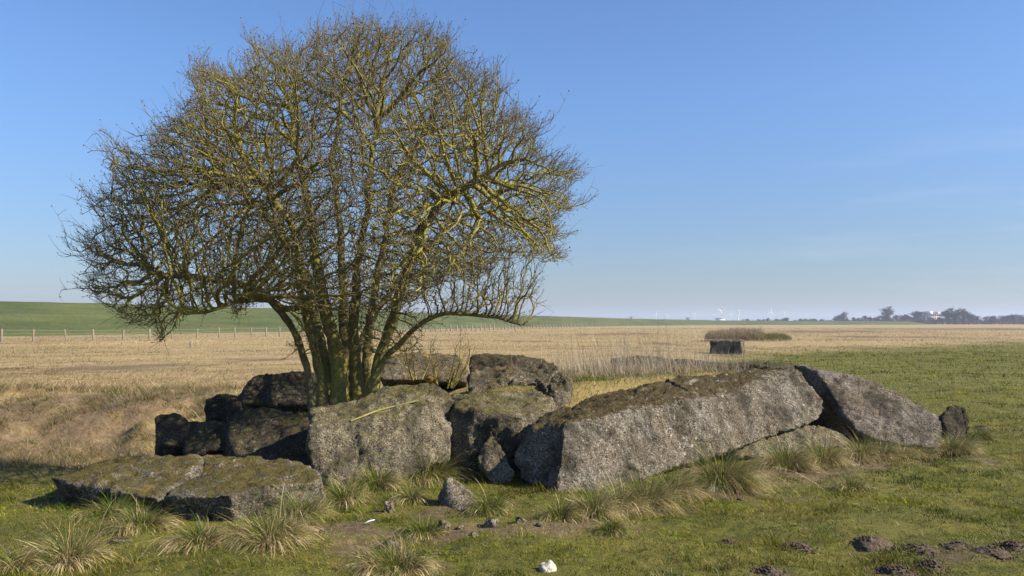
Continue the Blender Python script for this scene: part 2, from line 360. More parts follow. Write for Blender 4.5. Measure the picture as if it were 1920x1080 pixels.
RG = 'concrete blocks of the collapsed ruin'
slabA = [P(92, 893, 7.75), P(135, 906, 7.4), P(230, 918, 7.25), P(291, 934, 7.1), P(200, 860, 8.8), P(270, 857, 8.9), P(372, 861, 8.6), P(368, 880, 7.9)]
RA = rock('concrete_slab', [slabA+down(slabA, -.1, .10, .16)], M_slab, 'flat mossy slab at the far left of the ruin, beside the cracked-off speckled slab', 'concrete slab', RG, seed=1, amp=.045)
slabB = [P(300, 930, 7.12), P(345, 931, 6.95), P(425, 926, 6.8), P(520, 906, 7.1), P(604, 897, 7.45), P(560, 870, 8.2), P(480, 858, 8.7), P(400, 862, 8.6)]
RB = rock('concrete_slab', [slabB+down(slabB, -.1, .08, .14)], M_slab, 'low speckled slab with a dark near face, in front of the tall rounded block left of the middle', 'concrete slab', RG, seed=2, amp=.04)
rock('concrete_block', [[P(592, 900, 8.45), P(640, 925, 8.3), P(705, 915, 8.4), P(800, 885, 8.7), P(832, 865, 8.9), P(577, 848, 8.65), P(582, 800, 8.8),
      P(583, 768, 9.15), P(660, 752, 9.45), P(735, 722, 9.8), P(762, 715, 9.9), P(805, 717, 9.9), P(836, 736, 9.75), P(852, 766, 9.5), P(849, 800, 9.3), P(700, 770, 9.1), P(800, 760, 9.2),
      np.array([-2.0, 9.9, 0]), np.array([-.7, 10.2, 0])]], M_conc2, 'big rounded leaning olive-grey block right under the tree trunks', 'concrete block', RG, seed=3, amp=.05, smooth=4, voxel=.026)
rock('concrete_block', [[P(846, 765, 9.35), P(900, 775, 9.2), P(975, 782, 9.15), P(1032, 770, 9.5), P(1038, 748, 9.9), P(1000, 729, 10.3), P(850, 738, 10.2), P(845, 840, 9.25), P(880, 880, 9.2),
      P(960, 850, 9.15), P(985, 838, 9.2), P(1030, 805, 9.5), np.array([-.7, 10.3, .1]), np.array([.4, 10.3, .1]), np.array([-.5, 9.3, -.1]), np.array([.05, 9.3, -.1])]],
     M_conc2, 'squarish block with flat yellowish top between big rounded block and long block', 'concrete block', RG, seed=4, amp=.055, smooth=3, voxel=.026)
rock('concrete_block', [[P(921, 803, 9.0), P(902, 838, 8.85), P(940, 838, 8.8), P(892, 858, 8.75), P(898, 880, 8.7), P(925, 908, 8.55), P(955, 905, 8.6), P(962, 888, 8.65), P(945, 850, 8.8), np.array([-.3, 9.2, .1]), np.array([-.1, 9.1, .0])]],
     M_conc2, 'narrow tilted stone with pointed top wedged in the shady gap before the squarish block', 'stone', None, seed=5, amp=.03, voxel=.016, smooth=3)
rock('concrete_block', [[P(838, 893, 7.55), P(845, 893, 7.6), P(818, 936, 7.6), P(832, 958, 7.35), P(858, 968, 7.25), P(906, 948, 7.4), P(882, 918, 7.75), np.array([-.55, 7.9, -.05])]],
     M_conc, 'pyramid shaped grey stone standing alone on the grass in front of the ruin', 'stone', None, seed=6, amp=.012, voxel=.012, smooth=2)
# the long wall block
H1 = [P(1046, 935, 8.0), P(1120, 925, 8.3), P(975, 900, 8.65), P(964, 852, 8.75), P(984, 806, 8.95), P(1018, 786, 9.1), P(1058, 793, 8.4), P(1062, 768, 9.35), P(1150, 788, 8.9), P(1310, 752, 9.9),
      P(1110, 742, 10.0), P(1240, 714, 10.7), P(1350, 716, 10.9), P(1210, 898, 8.95), P(1330, 862, 9.9), np.array([.5, 9.8, 0]), np.array([2.9, 11.6, 0])]
H2 = [P(1210, 898, 8.95), P(1330, 860, 9.95), P(1420, 828, 10.5), P(1470, 805, 10.9), P(1532, 792, 11.2), P(1551, 766, 11.5), P(1530, 735, 11.6), P(1498, 698, 11.75), P(1478, 690, 11.75),
      P(1420, 703, 11.5), P(1300, 756, 9.85), P(1240, 712, 10.7), P(1380, 706, 11.6), P(1250, 790, 9.4), np.array([3.4, 12.0, .3]), np.array([2.2, 11.4, 0])]
R3 = rock('concrete_wall_block', [H1, H2], M_conc, 'long speckled grey block sloping up to the right, the largest of the ruin', 'concrete block', RG, seed=7, amp=.04, smooth=2, voxel=.024, rough=.3, cuts=((P(1238, 708, 10.75), P(1285, 738, 10.2), .05, .09), (P(1285, 738, 10.2), P(1322, 770, 9.75), .035, .06), (P(1460, 798, 10.9), P(1395, 832, 10.3), .03, .03), (P(1352, 800, 10.0), P(1368, 850, 9.95), .025, .035), (P(1395, 832, 10.3), P(1290, 830, 9.5), .02, .02)))
rock('concrete_wall_block', [[P(1487, 684, 13.0), P(1532, 695, 12.5), P(1560, 722, 12.25), P(1570, 752, 11.95), P(1606, 808, 11.45), P(1622, 822, 11.37), P(1700, 838, 11.2), P(1772, 842, 11.2), P(1773, 800, 11.5),
      P(1762, 780, 11.7), P(1720, 752, 12.0), P(1660, 722, 12.3), P(1600, 703, 12.5), P(1540, 693, 13.1), P(1565, 700, 13.3), np.array([5.6, 12.6, 0]), np.array([4.6, 13.4, 0])]],
     M_grey, 'smooth plain grey wedge at the right end of the ruin beside the dark gap', 'concrete block', RG, seed=8, amp=.035, smooth=2, voxel=.03, rough=.2)
rock('concrete_block', [[P(1766, 782, 12.1), P(1788, 757, 12.2), P(1806, 764, 12.2), P(1824, 806, 12.1), P(1812, 830, 12.0), P(1775, 830, 11.9), np.array([6.3, 12.7, 0]), np.array([6.6, 12.5, 0])]],
     M_dark, 'small pointed brown stone just beyond the right end of the ruin', 'stone', None, seed=9, amp=.04, voxel=.018, smooth=3)
rock('concrete_block', [[P(1370, 858, 10.0), P(1400, 832, 10.4), P(1480, 803, 11.0), P(1530, 800, 11.3), P(1512, 850, 10.8), P(1440, 862, 10.4), np.array([3.5, 11.8, 0]), np.array([3.5, 11.6, .3])]],
     M_conc2, 'yellowish footing block under the right half of the long speckled block', 'concrete block', RG, seed=10, amp=.05, voxel=.026)
rock('concrete_block', [[P(1508, 806, 11.2), P(1535, 797, 11.6), P(1590, 818, 11.5), P(1600, 838, 11.2), P(1530, 845, 11.0), np.array([4.4, 12.0, 0]), np.array([4.7, 12.0, .1])]],
     M_conc2, 'low pale flat block in the mouth of the dark gap', 'concrete block', RG, seed=11, amp=.03, voxel=.022)
rock('concrete_block', [[P(872, 722, 10.9), P(882, 694, 11.3), P(945, 686, 11.5), P(1030, 676, 11.6), P(1062, 702, 11.2), P(1040, 738, 10.9), P(960, 742, 10.7), P(875, 742, 10.7), np.array([-.5, 12, .4]), np.array([.7, 11.9, .4])]],
     M_top, 'pitted grey block with a rough near face, right behind the squarish flat-topped block', 'concrete block', RG, seed=12, amp=.06, voxel=.028, rough=.7)
rock('concrete_block', [[P(1000, 712, 10.9), P(1045, 705, 10.9), P(1070, 712, 10.7), P(1066, 772, 10.2), P(1040, 780, 10.1), P(1038, 740, 10.4), np.array([.7, 11.2, .3])]],
     M_top, 'small crumbling upright stone between the squarish block and the long block', 'stone', None, seed=13, amp=.04, voxel=.02, rough=.7)
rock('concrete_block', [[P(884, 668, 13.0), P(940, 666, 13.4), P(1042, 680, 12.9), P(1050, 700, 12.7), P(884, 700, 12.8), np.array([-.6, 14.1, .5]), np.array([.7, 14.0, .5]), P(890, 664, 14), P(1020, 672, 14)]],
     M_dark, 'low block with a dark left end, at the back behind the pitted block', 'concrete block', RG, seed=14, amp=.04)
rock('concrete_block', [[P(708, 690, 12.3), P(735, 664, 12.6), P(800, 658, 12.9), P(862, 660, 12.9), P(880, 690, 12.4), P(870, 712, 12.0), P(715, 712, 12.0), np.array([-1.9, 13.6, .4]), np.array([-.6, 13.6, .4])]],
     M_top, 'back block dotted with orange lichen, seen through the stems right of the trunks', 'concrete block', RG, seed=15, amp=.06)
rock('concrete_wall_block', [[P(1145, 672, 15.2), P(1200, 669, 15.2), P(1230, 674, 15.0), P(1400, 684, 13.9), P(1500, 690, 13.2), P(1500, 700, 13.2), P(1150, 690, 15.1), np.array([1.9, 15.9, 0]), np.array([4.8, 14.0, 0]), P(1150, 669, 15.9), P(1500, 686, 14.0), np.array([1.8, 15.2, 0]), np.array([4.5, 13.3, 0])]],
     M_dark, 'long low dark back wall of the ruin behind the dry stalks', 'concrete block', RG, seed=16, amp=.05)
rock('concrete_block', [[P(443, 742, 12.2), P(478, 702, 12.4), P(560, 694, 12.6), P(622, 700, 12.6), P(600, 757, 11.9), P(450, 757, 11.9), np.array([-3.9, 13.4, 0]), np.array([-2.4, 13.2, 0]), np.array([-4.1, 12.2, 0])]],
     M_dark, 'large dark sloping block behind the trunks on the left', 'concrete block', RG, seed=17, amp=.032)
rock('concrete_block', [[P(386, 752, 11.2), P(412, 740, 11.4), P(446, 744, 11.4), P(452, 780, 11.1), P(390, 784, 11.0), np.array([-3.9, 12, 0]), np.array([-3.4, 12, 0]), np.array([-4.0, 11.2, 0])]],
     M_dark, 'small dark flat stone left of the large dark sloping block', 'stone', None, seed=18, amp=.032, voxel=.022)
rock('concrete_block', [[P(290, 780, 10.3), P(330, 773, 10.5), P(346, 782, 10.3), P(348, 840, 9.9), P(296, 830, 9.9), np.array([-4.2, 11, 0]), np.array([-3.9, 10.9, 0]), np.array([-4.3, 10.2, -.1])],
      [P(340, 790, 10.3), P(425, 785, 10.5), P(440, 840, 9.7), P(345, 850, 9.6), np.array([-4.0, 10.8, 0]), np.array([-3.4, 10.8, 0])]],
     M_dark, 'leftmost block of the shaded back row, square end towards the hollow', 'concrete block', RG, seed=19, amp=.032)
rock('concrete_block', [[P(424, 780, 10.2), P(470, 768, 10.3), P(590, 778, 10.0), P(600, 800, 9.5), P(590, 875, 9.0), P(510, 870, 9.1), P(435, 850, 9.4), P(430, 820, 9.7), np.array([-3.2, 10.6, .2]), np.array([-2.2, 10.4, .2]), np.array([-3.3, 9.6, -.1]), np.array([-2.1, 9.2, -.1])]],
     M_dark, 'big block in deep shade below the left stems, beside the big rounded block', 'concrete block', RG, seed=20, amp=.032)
# far concrete block in the reeds
rock('concrete_cube', [[P(1332, 668, 44.4), P(1391, 668, 42.8), P(1332, 640, 44.4), P(1389, 638, 42.8), P(1342, 638, 45.6), P(1396, 637, 44.2), P(1396, 668, 44.2), P(1342, 668, 45.6)]],
     M_slab, 'square dark block standing far out in the dry grass', 'concrete block', None, seed=21, amp=.08, voxel=.04, smooth=1, rough=.6)
# loose stones on the grass in front
SG = 'loose stones on the grass'
def stone(px, py, wpx, hpx, mat, label, seed, flat=1.0):
    g = G(px, py); g[2] = float(gh(g[0], g[1])); s = g[1]/F; w_ = wpx*s/2; h = hpx*s; g[2] -= .15*h; r = np.random.default_rng(seed)
    pts = []
    for k in range(13):
        a = k*2.4+r.uniform(-.3, .3); u = r.uniform(-.3, 1)
        rad = math.sqrt(max(.1, 1-u*u*.7)); pts.append(g+np.array([math.cos(a)*w_*rad*r.uniform(.8, 1.1), w_*.3+math.sin(a)*w_*.8*rad, u*h*.95]))
    return rock('stone', [pts], mat, label, 'stone', None, seed=seed, amp=.018, voxel=max(.006, w_/16), smooth=2, freq=7)
stone(1026, 1078, 38, 22, M_white, 'small knobbly white stone on the turf at the bottom of the photo', 31)
stone(729, 966, 34, 30, M_conc2, 'small brown stone with one dark side, between the low slab and the pyramid stone', 32)
stone(832, 1006, 32, 34, M_conc2, 'small upright grey stone below the pyramid shaped stone', 33)
stone(920, 1000, 32, 20, M_conc, 'small round stone to the right of the upright grey one', 34)
stone(724, 1034, 56, 24, M_conc, 'flat grey stone half sunk beside the bottom tussock', 35)
stone(975, 995, 30, 16, M_conc2, 'very small pebble furthest right in the row below the pyramid stone', 36)
stone(1070, 988, 24, 22, M_top, 'small yellowish stone at the foot of the straw tussocks', 37)
stone(222, 1034, 38, 9, M_conc, 'thin pale stone flat on the turf below the left slab', 38)
stone(1336, 922, 28, 14, M_white, 'crumbly whitish lump on bare soil in front of the dark green tussock', 39)

for i, (px, py, wp, hp, lb) in enumerate(((668, 985, 16, 9, 'crumb of concrete just above the white feather'), (705, 985, 14, 8, 'crumb of concrete between the feather and the small brown stone'), (862, 1004, 16, 9, 'crumb touching the right side of the upright grey stone'),
        (890, 1016, 14, 7, 'crumb below and left of the small round stone'), (1012, 1002, 14, 7, 'crumb right of the smallest pebble in the row'), (1300, 912, 16, 8, 'crumb left of the whitish lump on bare soil'), (1390, 938, 14, 7, 'crumb below the dark green tussock on its right'),
        (1308, 934, 12, 6, 'crumb below and left of the whitish lump'), (605, 1014, 14, 7, 'crumb on the soil right of the widest tussock'), (850, 1034, 16, 6, 'lowest crumb, alone below the upright grey stone'), (1440, 905, 14, 6, 'crumb on soil before the yellowish footing block'),
        (955, 1012, 12, 7, 'crumb below the smallest pebble in the row'))):
    stone(px, py, wp, hp, M_conc2, lb, 60+i)['group'] = 'small crumbs of concrete'
# shared lookup of everything solid, for planting
bm = bmesh.new()
for o in ROCKS:
    t_ = o.data.copy(); t_.transform(__import__('mathutils').Matrix.Translation(o.location)); bm.from_mesh(t_); bpy.data.meshes.remove(t_)
BV = BVHTree.FromBMesh(bm); bm.free()
def rock_z(x, y):
    h = BV.ray_cast(Vector((x, y, 6)), Vector((0, 0, -1)))
    return (h[0].z, h[1].z) if h[0] is not None else (-9, 0)
def free_mask(x, y, z):
    m = np.ones(len(x), bool); near = (x > -5) & (x < 7.2) & (y > 6) & (y < 16)
    for i in np.nonzero(near)[0]:
        if rock_z(x[i], y[i])[0] > z[i]+.015: m[i] = False
    return m

# ------------------------------------------------------------------ grass blades
def blades(base, Ln, out, lean, width, col0, col1, seg=2, grav=.5):
    """curved tapering blades; base (n,3), out (n,2) unit, lean/grav (n,)"""
    n = len(base); ts = np.linspace(0, 1, seg+1); side = np.stack([-out[:, 1], out[:, 0]], -1)
    rv = RNG.uniform(0, np.pi, n); fc = np.stack([np.cos(rv), np.sin(rv)], -1); side = side*.6+fc*.6; side /= np.linalg.norm(side, axis=1)[:, None]+1e-6
    rows = []; cols = []
    for k, t in enumerate(ts):
        ang = lean+grav*t*1.0
        # integrate roughly: position from mean angle
        am = lean+grav*t*.5
        r = Ln*t*np.sin(am); z = Ln*t*np.cos(am)
        p = base.copy(); p[:, :2] += out*r[:, None]; p[:, 2] += z
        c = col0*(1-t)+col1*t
        if k < seg:
            w_ = (width*(1-t*.55)*.5)[:, None]
            a = p.copy(); a[:, :2] += side*w_; b = p.copy(); b[:, :2] -= side*w_
            rows += [a, b]; cols += [c, c]
        else: rows += [p]; cols += [c]
    V = np.stack(rows, 1).reshape(-1, 3); Cc = np.stack(cols, 1).reshape(-1, 3); m = 2*seg+1
    o = (np.arange(n)*m)[:, None]; fs = []
    qd = [o+np.array([2*k, 2*k+1, 2*k+3, 2*k+2]) for k in range(seg-1)]
    if qd: fs.append(np.concatenate(qd))
    fs.append(o+np.array([2*seg-2, 2*seg-1, 2*seg]))
    return V, fs, Cc
def unit(n):
    a = RNG.uniform(0, 2*np.pi, n); return np.stack([np.cos(a), np.sin(a)], -1)
GREENS = np.array([(.070, .135, .006), (.12, .17, .007), (.20, .185, .010), (.045, .09, .008)])
STRAW = np.array([(.52, .40, .21), (.42, .30, .14), (.62, .51, .30), (.33, .23, .11)])
def pick(pal, n): return pal[RNG.integers(0, len(pal), n)]*RNG.uniform(.75, 1.25, (n, 1))
def scatter(y0, y1, dens, margin=1.5):
    area = .62*2*(y1*y1-y0*y0)/2+2*margin*(y1-y0); n = int(area*dens)
    y = np.sqrt(RNG.uniform(y0*y0, y1*y1, n)); x = RNG.uniform(-1, 1, n)*(.62*y+margin); return x, y

def turf():
    parts = []
    for y0, y1, dens, hs, ws, seg in ((4.9, 8, 4200, 1.0, 1.0, 2), (8, 12.5, 2100, 1.15, 1.35, 2), (12.5, 22, 620, 1.5, 2.3, 1), (22, 48, 130, 2.1, 4.5, 1), (48, 90, 22, 2.6, 8, 1)):
        x, y = scatter(y0, y1, dens); g, s, d = zones(x, y); p = RNG.uniform(0, 1, len(x))
        k = (p < g*(1-s*.93)); x, y, g, s = x[k], y[k], g[k], s[k]; z = gh(x, y)
        k = free_mask(x, y, z); x, y, z = x[k], y[k], z[k]; n = len(x)
        cl = fb2(x*3.2, y*3.2, 3, 21); tall = sstep(.25, .9, cl); hue = fb2(x*1.3, y*1.3, 3, 22); dry = fb2(x*2.1, y*2.1, 2, 29)
        Ln = hs*RNG.uniform(.012, .034, n)*(1+2.2*tall)*(1+.35*hue)
        c = pick(GREENS, n)*(1+.55*np.clip(hue+.6*fb2(x*5, y*5, 2, 27), -.9, 1)[:, None]); c = c*(1-.35*tall[:, None])
        c = c*np.exp(RNG.normal(0, .45, n)+.35*fb2(x*7, y*7, 2, 23))[:, None]
        c = np.minimum(c*1.15, np.array([.38, .36, .07]))*(1+.5*fb2(x*.9, y*1.4, 2, 24))[:, None]
        yl = np.clip(.3+.9*hue, 0, 1)[:, None]*np.array([.075, .025, 0]); c = c+yl
        st = RNG.uniform(0, 1, n) < (.07+.4*sstep(.0, .7, dry)); c[st] = pick(STRAW, st.sum())*np.array([.7, .68, .5])
        Ln = Ln*(1-.5*sstep(.1, .6, -cl))
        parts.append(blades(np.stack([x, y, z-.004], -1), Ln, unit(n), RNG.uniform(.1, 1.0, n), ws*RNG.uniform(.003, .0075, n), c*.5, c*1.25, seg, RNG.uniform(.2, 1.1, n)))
    # small tufts
    x, y = scatter(5, 15, 30); g, s, d = zones(x, y); k = (RNG.uniform(0, 1, len(x)) < g*.85)&(s < .6); x, y = x[k], y[k]
    m = 20; r = unit(len(x)*m)*np.abs(RNG.normal(0, .035, len(x)*m))[:, None]
    X = np.repeat(x, m)+r[:, 0]; Y = np.repeat(y, m)+r[:, 1]; Z = gh(X, Y); k = free_mask(X, Y, Z); sc = np.repeat(RNG.uniform(.5, 1.3, len(x)), m)
    hue = np.repeat(RNG.uniform(0, 1, len(x)), m)
    X, Y, Z, r, sc, hue = X[k], Y[k], Z[k], r[k], sc[k], hue[k]; n = len(X); o = r/(np.linalg.norm(r, axis=1)[:, None]+1e-6)
    c = pick(GREENS, n); st = RNG.uniform(0, 1, n) < .12+.55*(hue > .78); c[st] = pick(STRAW, st.sum())
    parts.append(blades(np.stack([X, Y, Z-.005], -1), sc*RNG.uniform(.04, .1, n), o, RNG.uniform(.1, .9, n), RNG.uniform(.002, .004, n), c*.8, c*1.1, 3, RNG.uniform(.4, 1.3, n)))
    V, Fs, Cc = merge(parts); link('grass', mesh_np('grass', V, Fs, M_grass, Cc), label='short mossy green turf round the ruin', cat='grass', kind='stuff')
turf()

def dry_field():
    parts = []
    for y0, y1, dens, hs, ws, seg in ((9, 17, 1500, 1.0, 1.3, 2), (17, 30, 330, 1.2, 2.4, 2), (30, 60, 60, 1.35, 4.2, 1), (60, 120, 13, 1.8, 8, 1), (120, 240, 2.6, 2.0, 15, 1)):
        x, y = scatter(y0, y1, dens); g, s, d = zones(x, y); k = RNG.uniform(0, 1, len(x)) > np.maximum(g, np.maximum(s, d*.9)); x, y = x[k], y[k]; z = gh(x, y)
        k = free_mask(x, y, z) & (poly_sd(x, y, MOUND) > .3); 
        big = fb2(x*.07, y*.13, 3, 301)
        fy = np.interp(x, [-110, -60, -29, 7, 120], [78, 98, 139, 278, 480]); k &= y < fy-2
        x, y, z, big = x[k], y[k], z[k], big[k]; n = len(x)
        cl = fb2(x*.8, y*.8, 3, 121); sw = fb2(x*.35, y*.35, 2, 129)
        Ln = hs*RNG.uniform(.04, .15, n)*(1+1.3*sstep(-.1, .7, cl+.7*fb2(x*2.5, y*2.5, 2, 131)))*(1-.35*sstep(19, 24, y)); an = 2.2*sw+RNG.normal(0, .9, n); o = np.stack([np.cos(an), np.sin(an)], -1)
        c = pick(STRAW, n)*(1+.35*cl[:, None]+.3*sw[:, None]+.55*big[:, None]); c[(x < -2) & (y < 18.5)] *= .72; gr = RNG.uniform(0, 1, n) < .10+.45*sstep(.1, .8, sw+.4*cl)+.35*sstep(.0, .5, -big); c[gr] = pick(np.array([(.17, .17, .05), (.12, .135, .035), (.25, .22, .08)]), gr.sum())
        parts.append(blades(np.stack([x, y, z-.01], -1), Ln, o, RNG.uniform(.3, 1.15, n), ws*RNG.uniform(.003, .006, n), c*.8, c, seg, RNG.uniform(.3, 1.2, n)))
    # matted dry and green grass on the fill inside the ruin
    x = RNG.uniform(-.6, 5, 42000); y = RNG.uniform(9.8, 15.2, 42000); z = gh(x, y); k = (poly_sd(x, y, MOUND) < .25) & free_mask(x, y, z); x, y, z = x[k], y[k], z[k]; n = len(x)
    cl = fb2(x*2.2, y*2.2, 3, 411); c = pick(STRAW, n)*np.exp(RNG.normal(-.25, .3, n))[:, None]; g2 = RNG.uniform(0, 1, n) < .25+.6*sstep(-.1, .5, cl)*(1-.5*sstep(1.5, 3, x)); c[g2] = pick(GREENS, g2.sum())
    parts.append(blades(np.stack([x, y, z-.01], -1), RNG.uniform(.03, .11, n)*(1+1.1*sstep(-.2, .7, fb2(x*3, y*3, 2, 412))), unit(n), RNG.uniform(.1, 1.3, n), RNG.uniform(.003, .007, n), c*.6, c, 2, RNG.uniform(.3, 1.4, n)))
    x = RNG.uniform(-12, -1.8, 1500); y = RNG.uniform(10.3, 20, 1500); k = (poly_sd(x, y, MOUND) > .2) & (fb2(x*.7, y*.7, 2, 141) > -.35) & (y > 10.3+.4*fb2(x, y, 2, 4)); x, y = x[k], y[k]; m = 46
    r = unit(len(x)*m)*np.abs(RNG.normal(0, .075, len(x)*m))[:, None]; X = np.repeat(x, m)+r[:, 0]; Y = np.repeat(y, m)+r[:, 1]; Z = gh(X, Y); k = free_mask(X, Y, Z); X, Y, Z, r = X[k], Y[k], Z[k], r[k]
    sc = np.repeat(RNG.uniform(.5, 1.3, len(x)), m)[k]; gn = np.repeat(RNG.uniform(0, 1, len(x)) < .3, m)[k]; n = len(X); c = pick(STRAW, n)*RNG.uniform(.6, 1.1, (n, 1))*.85; g2 = gn & (RNG.uniform(0, 1, n) < .7); c[g2] = pick(GREENS, g2.sum())
    parts.append(blades(np.stack([X, Y, Z-.01], -1), sc*RNG.uniform(.12, .36, n), r/(np.linalg.norm(r, axis=1)[:, None]+1e-6), RNG.uniform(.1, .9, n), RNG.uniform(.004, .008, n), c*.7, c, 3, RNG.uniform(.4, 1.8, n)))
    V, Fs, Cc = merge(parts); link('dry_grass', mesh_np('dry_grass', V, Fs, M_grass, Cc), label='straw coloured dry grass of the wide salt meadow behind the ruin', cat='dry grass', kind='stuff')
dry_field()

def reeds():
    """upright dry stalks inside and behind the ruin"""
    parts = []
    def patch(cx, cy, rx, ry, n, h0, h1, wd, zoff=0):
        x = cx+RNG.normal(0, .5, n)*rx; y = cy+RNG.normal(0, .5, n)*ry; z = gh(x, y)-.02; k = free_mask(x, y, z); x, y, z = x[k], y[k], z[k]; m = len(x)
        c = pick(np.array([(.50, .42, .30), (.42, .33, .22), (.6, .53, .42), (.30, .22, .15)]), m)
        parts.append(blades(np.stack([x, y, z], -1), np.minimum(h0*.6+RNG.exponential((h1-h0)*.38, m), h1*1.3), unit(m), np.abs(RNG.normal(.15, .42, m)), wd*.8*RNG.uniform(.7, 1.4, m), c*.8, c, 3, RNG.uniform(-.1, .35, m)))
    patch(1.4, 13.0, 1.4, 1.0, 1500, .14, .75, .005); patch(2.7, 13.3, 1.6, .8, 1300, .12, .65, .005); patch(1.6, 12.1, 1.5, .9, 1100, .08, .4, .005)
    patch(3.6, 13.2, .9, .6, 240, .08, .24, .004); patch(1.6, 16.5, 2.2, 1.2, 1300, .2, .6, .005); patch(3.4, 16.8, 2.4, 1.2, 900, .2, .75, .005)
    patch(.3, 15.6, 1.6, 1.0, 600, .2, .55, .005); patch(5.2, 20.5, 4, 4, 1400, .2, .65, .006); patch(1.5, 20, 3, 3, 1200, .2, .6, .006)
    patch(-3.2, 14.6, 1.2, .8, 300, .15, .4, .005); patch(5.5, 33, 5, 5, 900, .2, .5, .008)
    patch(11.2, 42.6, 1.6, .2, 90, .15, .4, .012)
    V, Fs, Cc = merge(parts); link('dry_stalks', mesh_np('dry_stalks', V, Fs, M_grass, Cc), label='thin pale upright dry stalks inside and behind the ruin', cat='dry stalks', kind='stuff')
reeds()

# moss and little grass growing on the blocks: a part of each
def moss_on(o, n, x0, x1, y0, y1, lmax, thr, pal, seed, stf=.2):
    x = RNG.uniform(x0, x1, n); y = RNG.uniform(y0, y1, n); cl = fb2(x*4, y*4, 3, seed); k = cl > thr; x, y = x[k], y[k]; keep = []
    for i in range(len(x)):
        z, nz = rock_z(x[i], y[i])
        if nz > .75: keep.append((x[i], y[i], z-.004))
    b = np.array(keep); n = len(b)
    if n < 5: return
    c = pick(pal, n); st = RNG.uniform(0, 1, n) < stf; c[st] = pick(STRAW, st.sum())*.7
    V, Fs, Cc = blades(b, RNG.uniform(.008, lmax, n), unit(n), RNG.uniform(.1, 1, n), RNG.uniform(.003, .006, n), c*.8, c*1.1, 2, RNG.uniform(.2, 1, n))
    link('moss', mesh_np('moss', recentre(V, o.location), Fs, M_grass, Cc), o)
MOSS = np.array([(.10, .09, .018), (.07, .075, .015), (.14, .11, .02), (.09, .06, .02)])
moss_on(RA, 15000, -4.5, -2.4, 7.0, 9.1, .04, .25, MOSS, 201)
moss_on(RB, 9000, -3.1, -1.5, 6.8, 8.8, .035, .25, MOSS, 202)
moss_on(R3, 60000, .4, 3.9, 8.3, 12, .03, -.3, np.array([(.06, .042, .014), (.09, .062, .018), (.045, .03, .014), (.08, .07, .016)]), 203, .05)

# ------------------------------------------------------------------ tussocks
def tussock(px, py, w_px, h_px, straw, label, seed, nb=None, group='grass tussocks along the foot of the ruin', z=None, dirx=0.0, gz=0.):
    w_px *= .88; h_px *= .74; g = G(px, py, gz); g[2] = float(gh(g[0], g[1])); s = g[1]/F; Rr = w_px*s/2; H = h_px*s
    n = nb or int(900+2600*(Rr/.3)**1.3); n = min(n, 4600)
    st_rng = np.random.default_rng(seed)
    o = unit(n); rad = np.sqrt(RNG.uniform(0, 1, n)); rb = Rr*.74*rad
    b = np.zeros((n, 3)); b[:, :2] = o*rb[:, None]+RNG.normal(0, .01, (n, 2)); b[:, 1] += Rr*.35
    an_ = np.arctan2(o[:, 1], o[:, 0]); cl_ = st_rng.uniform(0, 6.28, 4); wv_ = .7*np.sin(an_*3+cl_[0])+.5*np.sin(an_*7+cl_[1])+.5*vn(b*18+seed, 3)
    o2 = np.stack([np.cos(an_+wv_*.6), np.sin(an_+wv_*.6)], -1)+RNG.normal(0, .3, (n, 2))+np.array([.35*math.cos(cl_[2]), .3*math.sin(cl_[2])-.15]); o2 /= np.linalg.norm(o2, axis=1)[:, None]
    lean = .05+.5*rad+RNG.normal(0, .2, n); grav = RNG.uniform(.8, 3.4, n)*(.5+.65*rad)
    flat_ = RNG.uniform(0, 1, n) < .12; lean[flat_] = RNG.uniform(1.1, 1.6, flat_.sum()); b[flat_, :2] *= 1.25; grav[flat_] *= .3; straw_f = flat_
    Ln = (H*.95+.035)*np.exp(RNG.normal(0, .28, n))*(1+.25*wv_)*(1.05-.25*rad)
    c1 = pick(GREENS*np.array([.95, 1.05, 1]), n); ps = np.clip(straw*.75+(rad-.6)*.9, 0.03, .97); k = (RNG.uniform(0, 1, n) < ps+.3*wv_) | (straw_f & (RNG.uniform(0, 1, n) < .75)); c1[k] = pick(STRAW, k.sum())*1.12
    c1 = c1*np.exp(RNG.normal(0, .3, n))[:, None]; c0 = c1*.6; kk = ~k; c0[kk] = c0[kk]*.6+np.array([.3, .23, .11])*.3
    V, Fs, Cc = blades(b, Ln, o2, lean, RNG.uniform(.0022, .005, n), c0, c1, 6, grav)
    V[:, 2] = np.maximum(V[:, 2], -.02+.02*np.abs(np.sin(V[:, 0]*40)))
    return link('grass_tussock', mesh_np('grass_tussock', V, Fs, M_grass, Cc), None, label, 'grass tussock', group, loc=g)
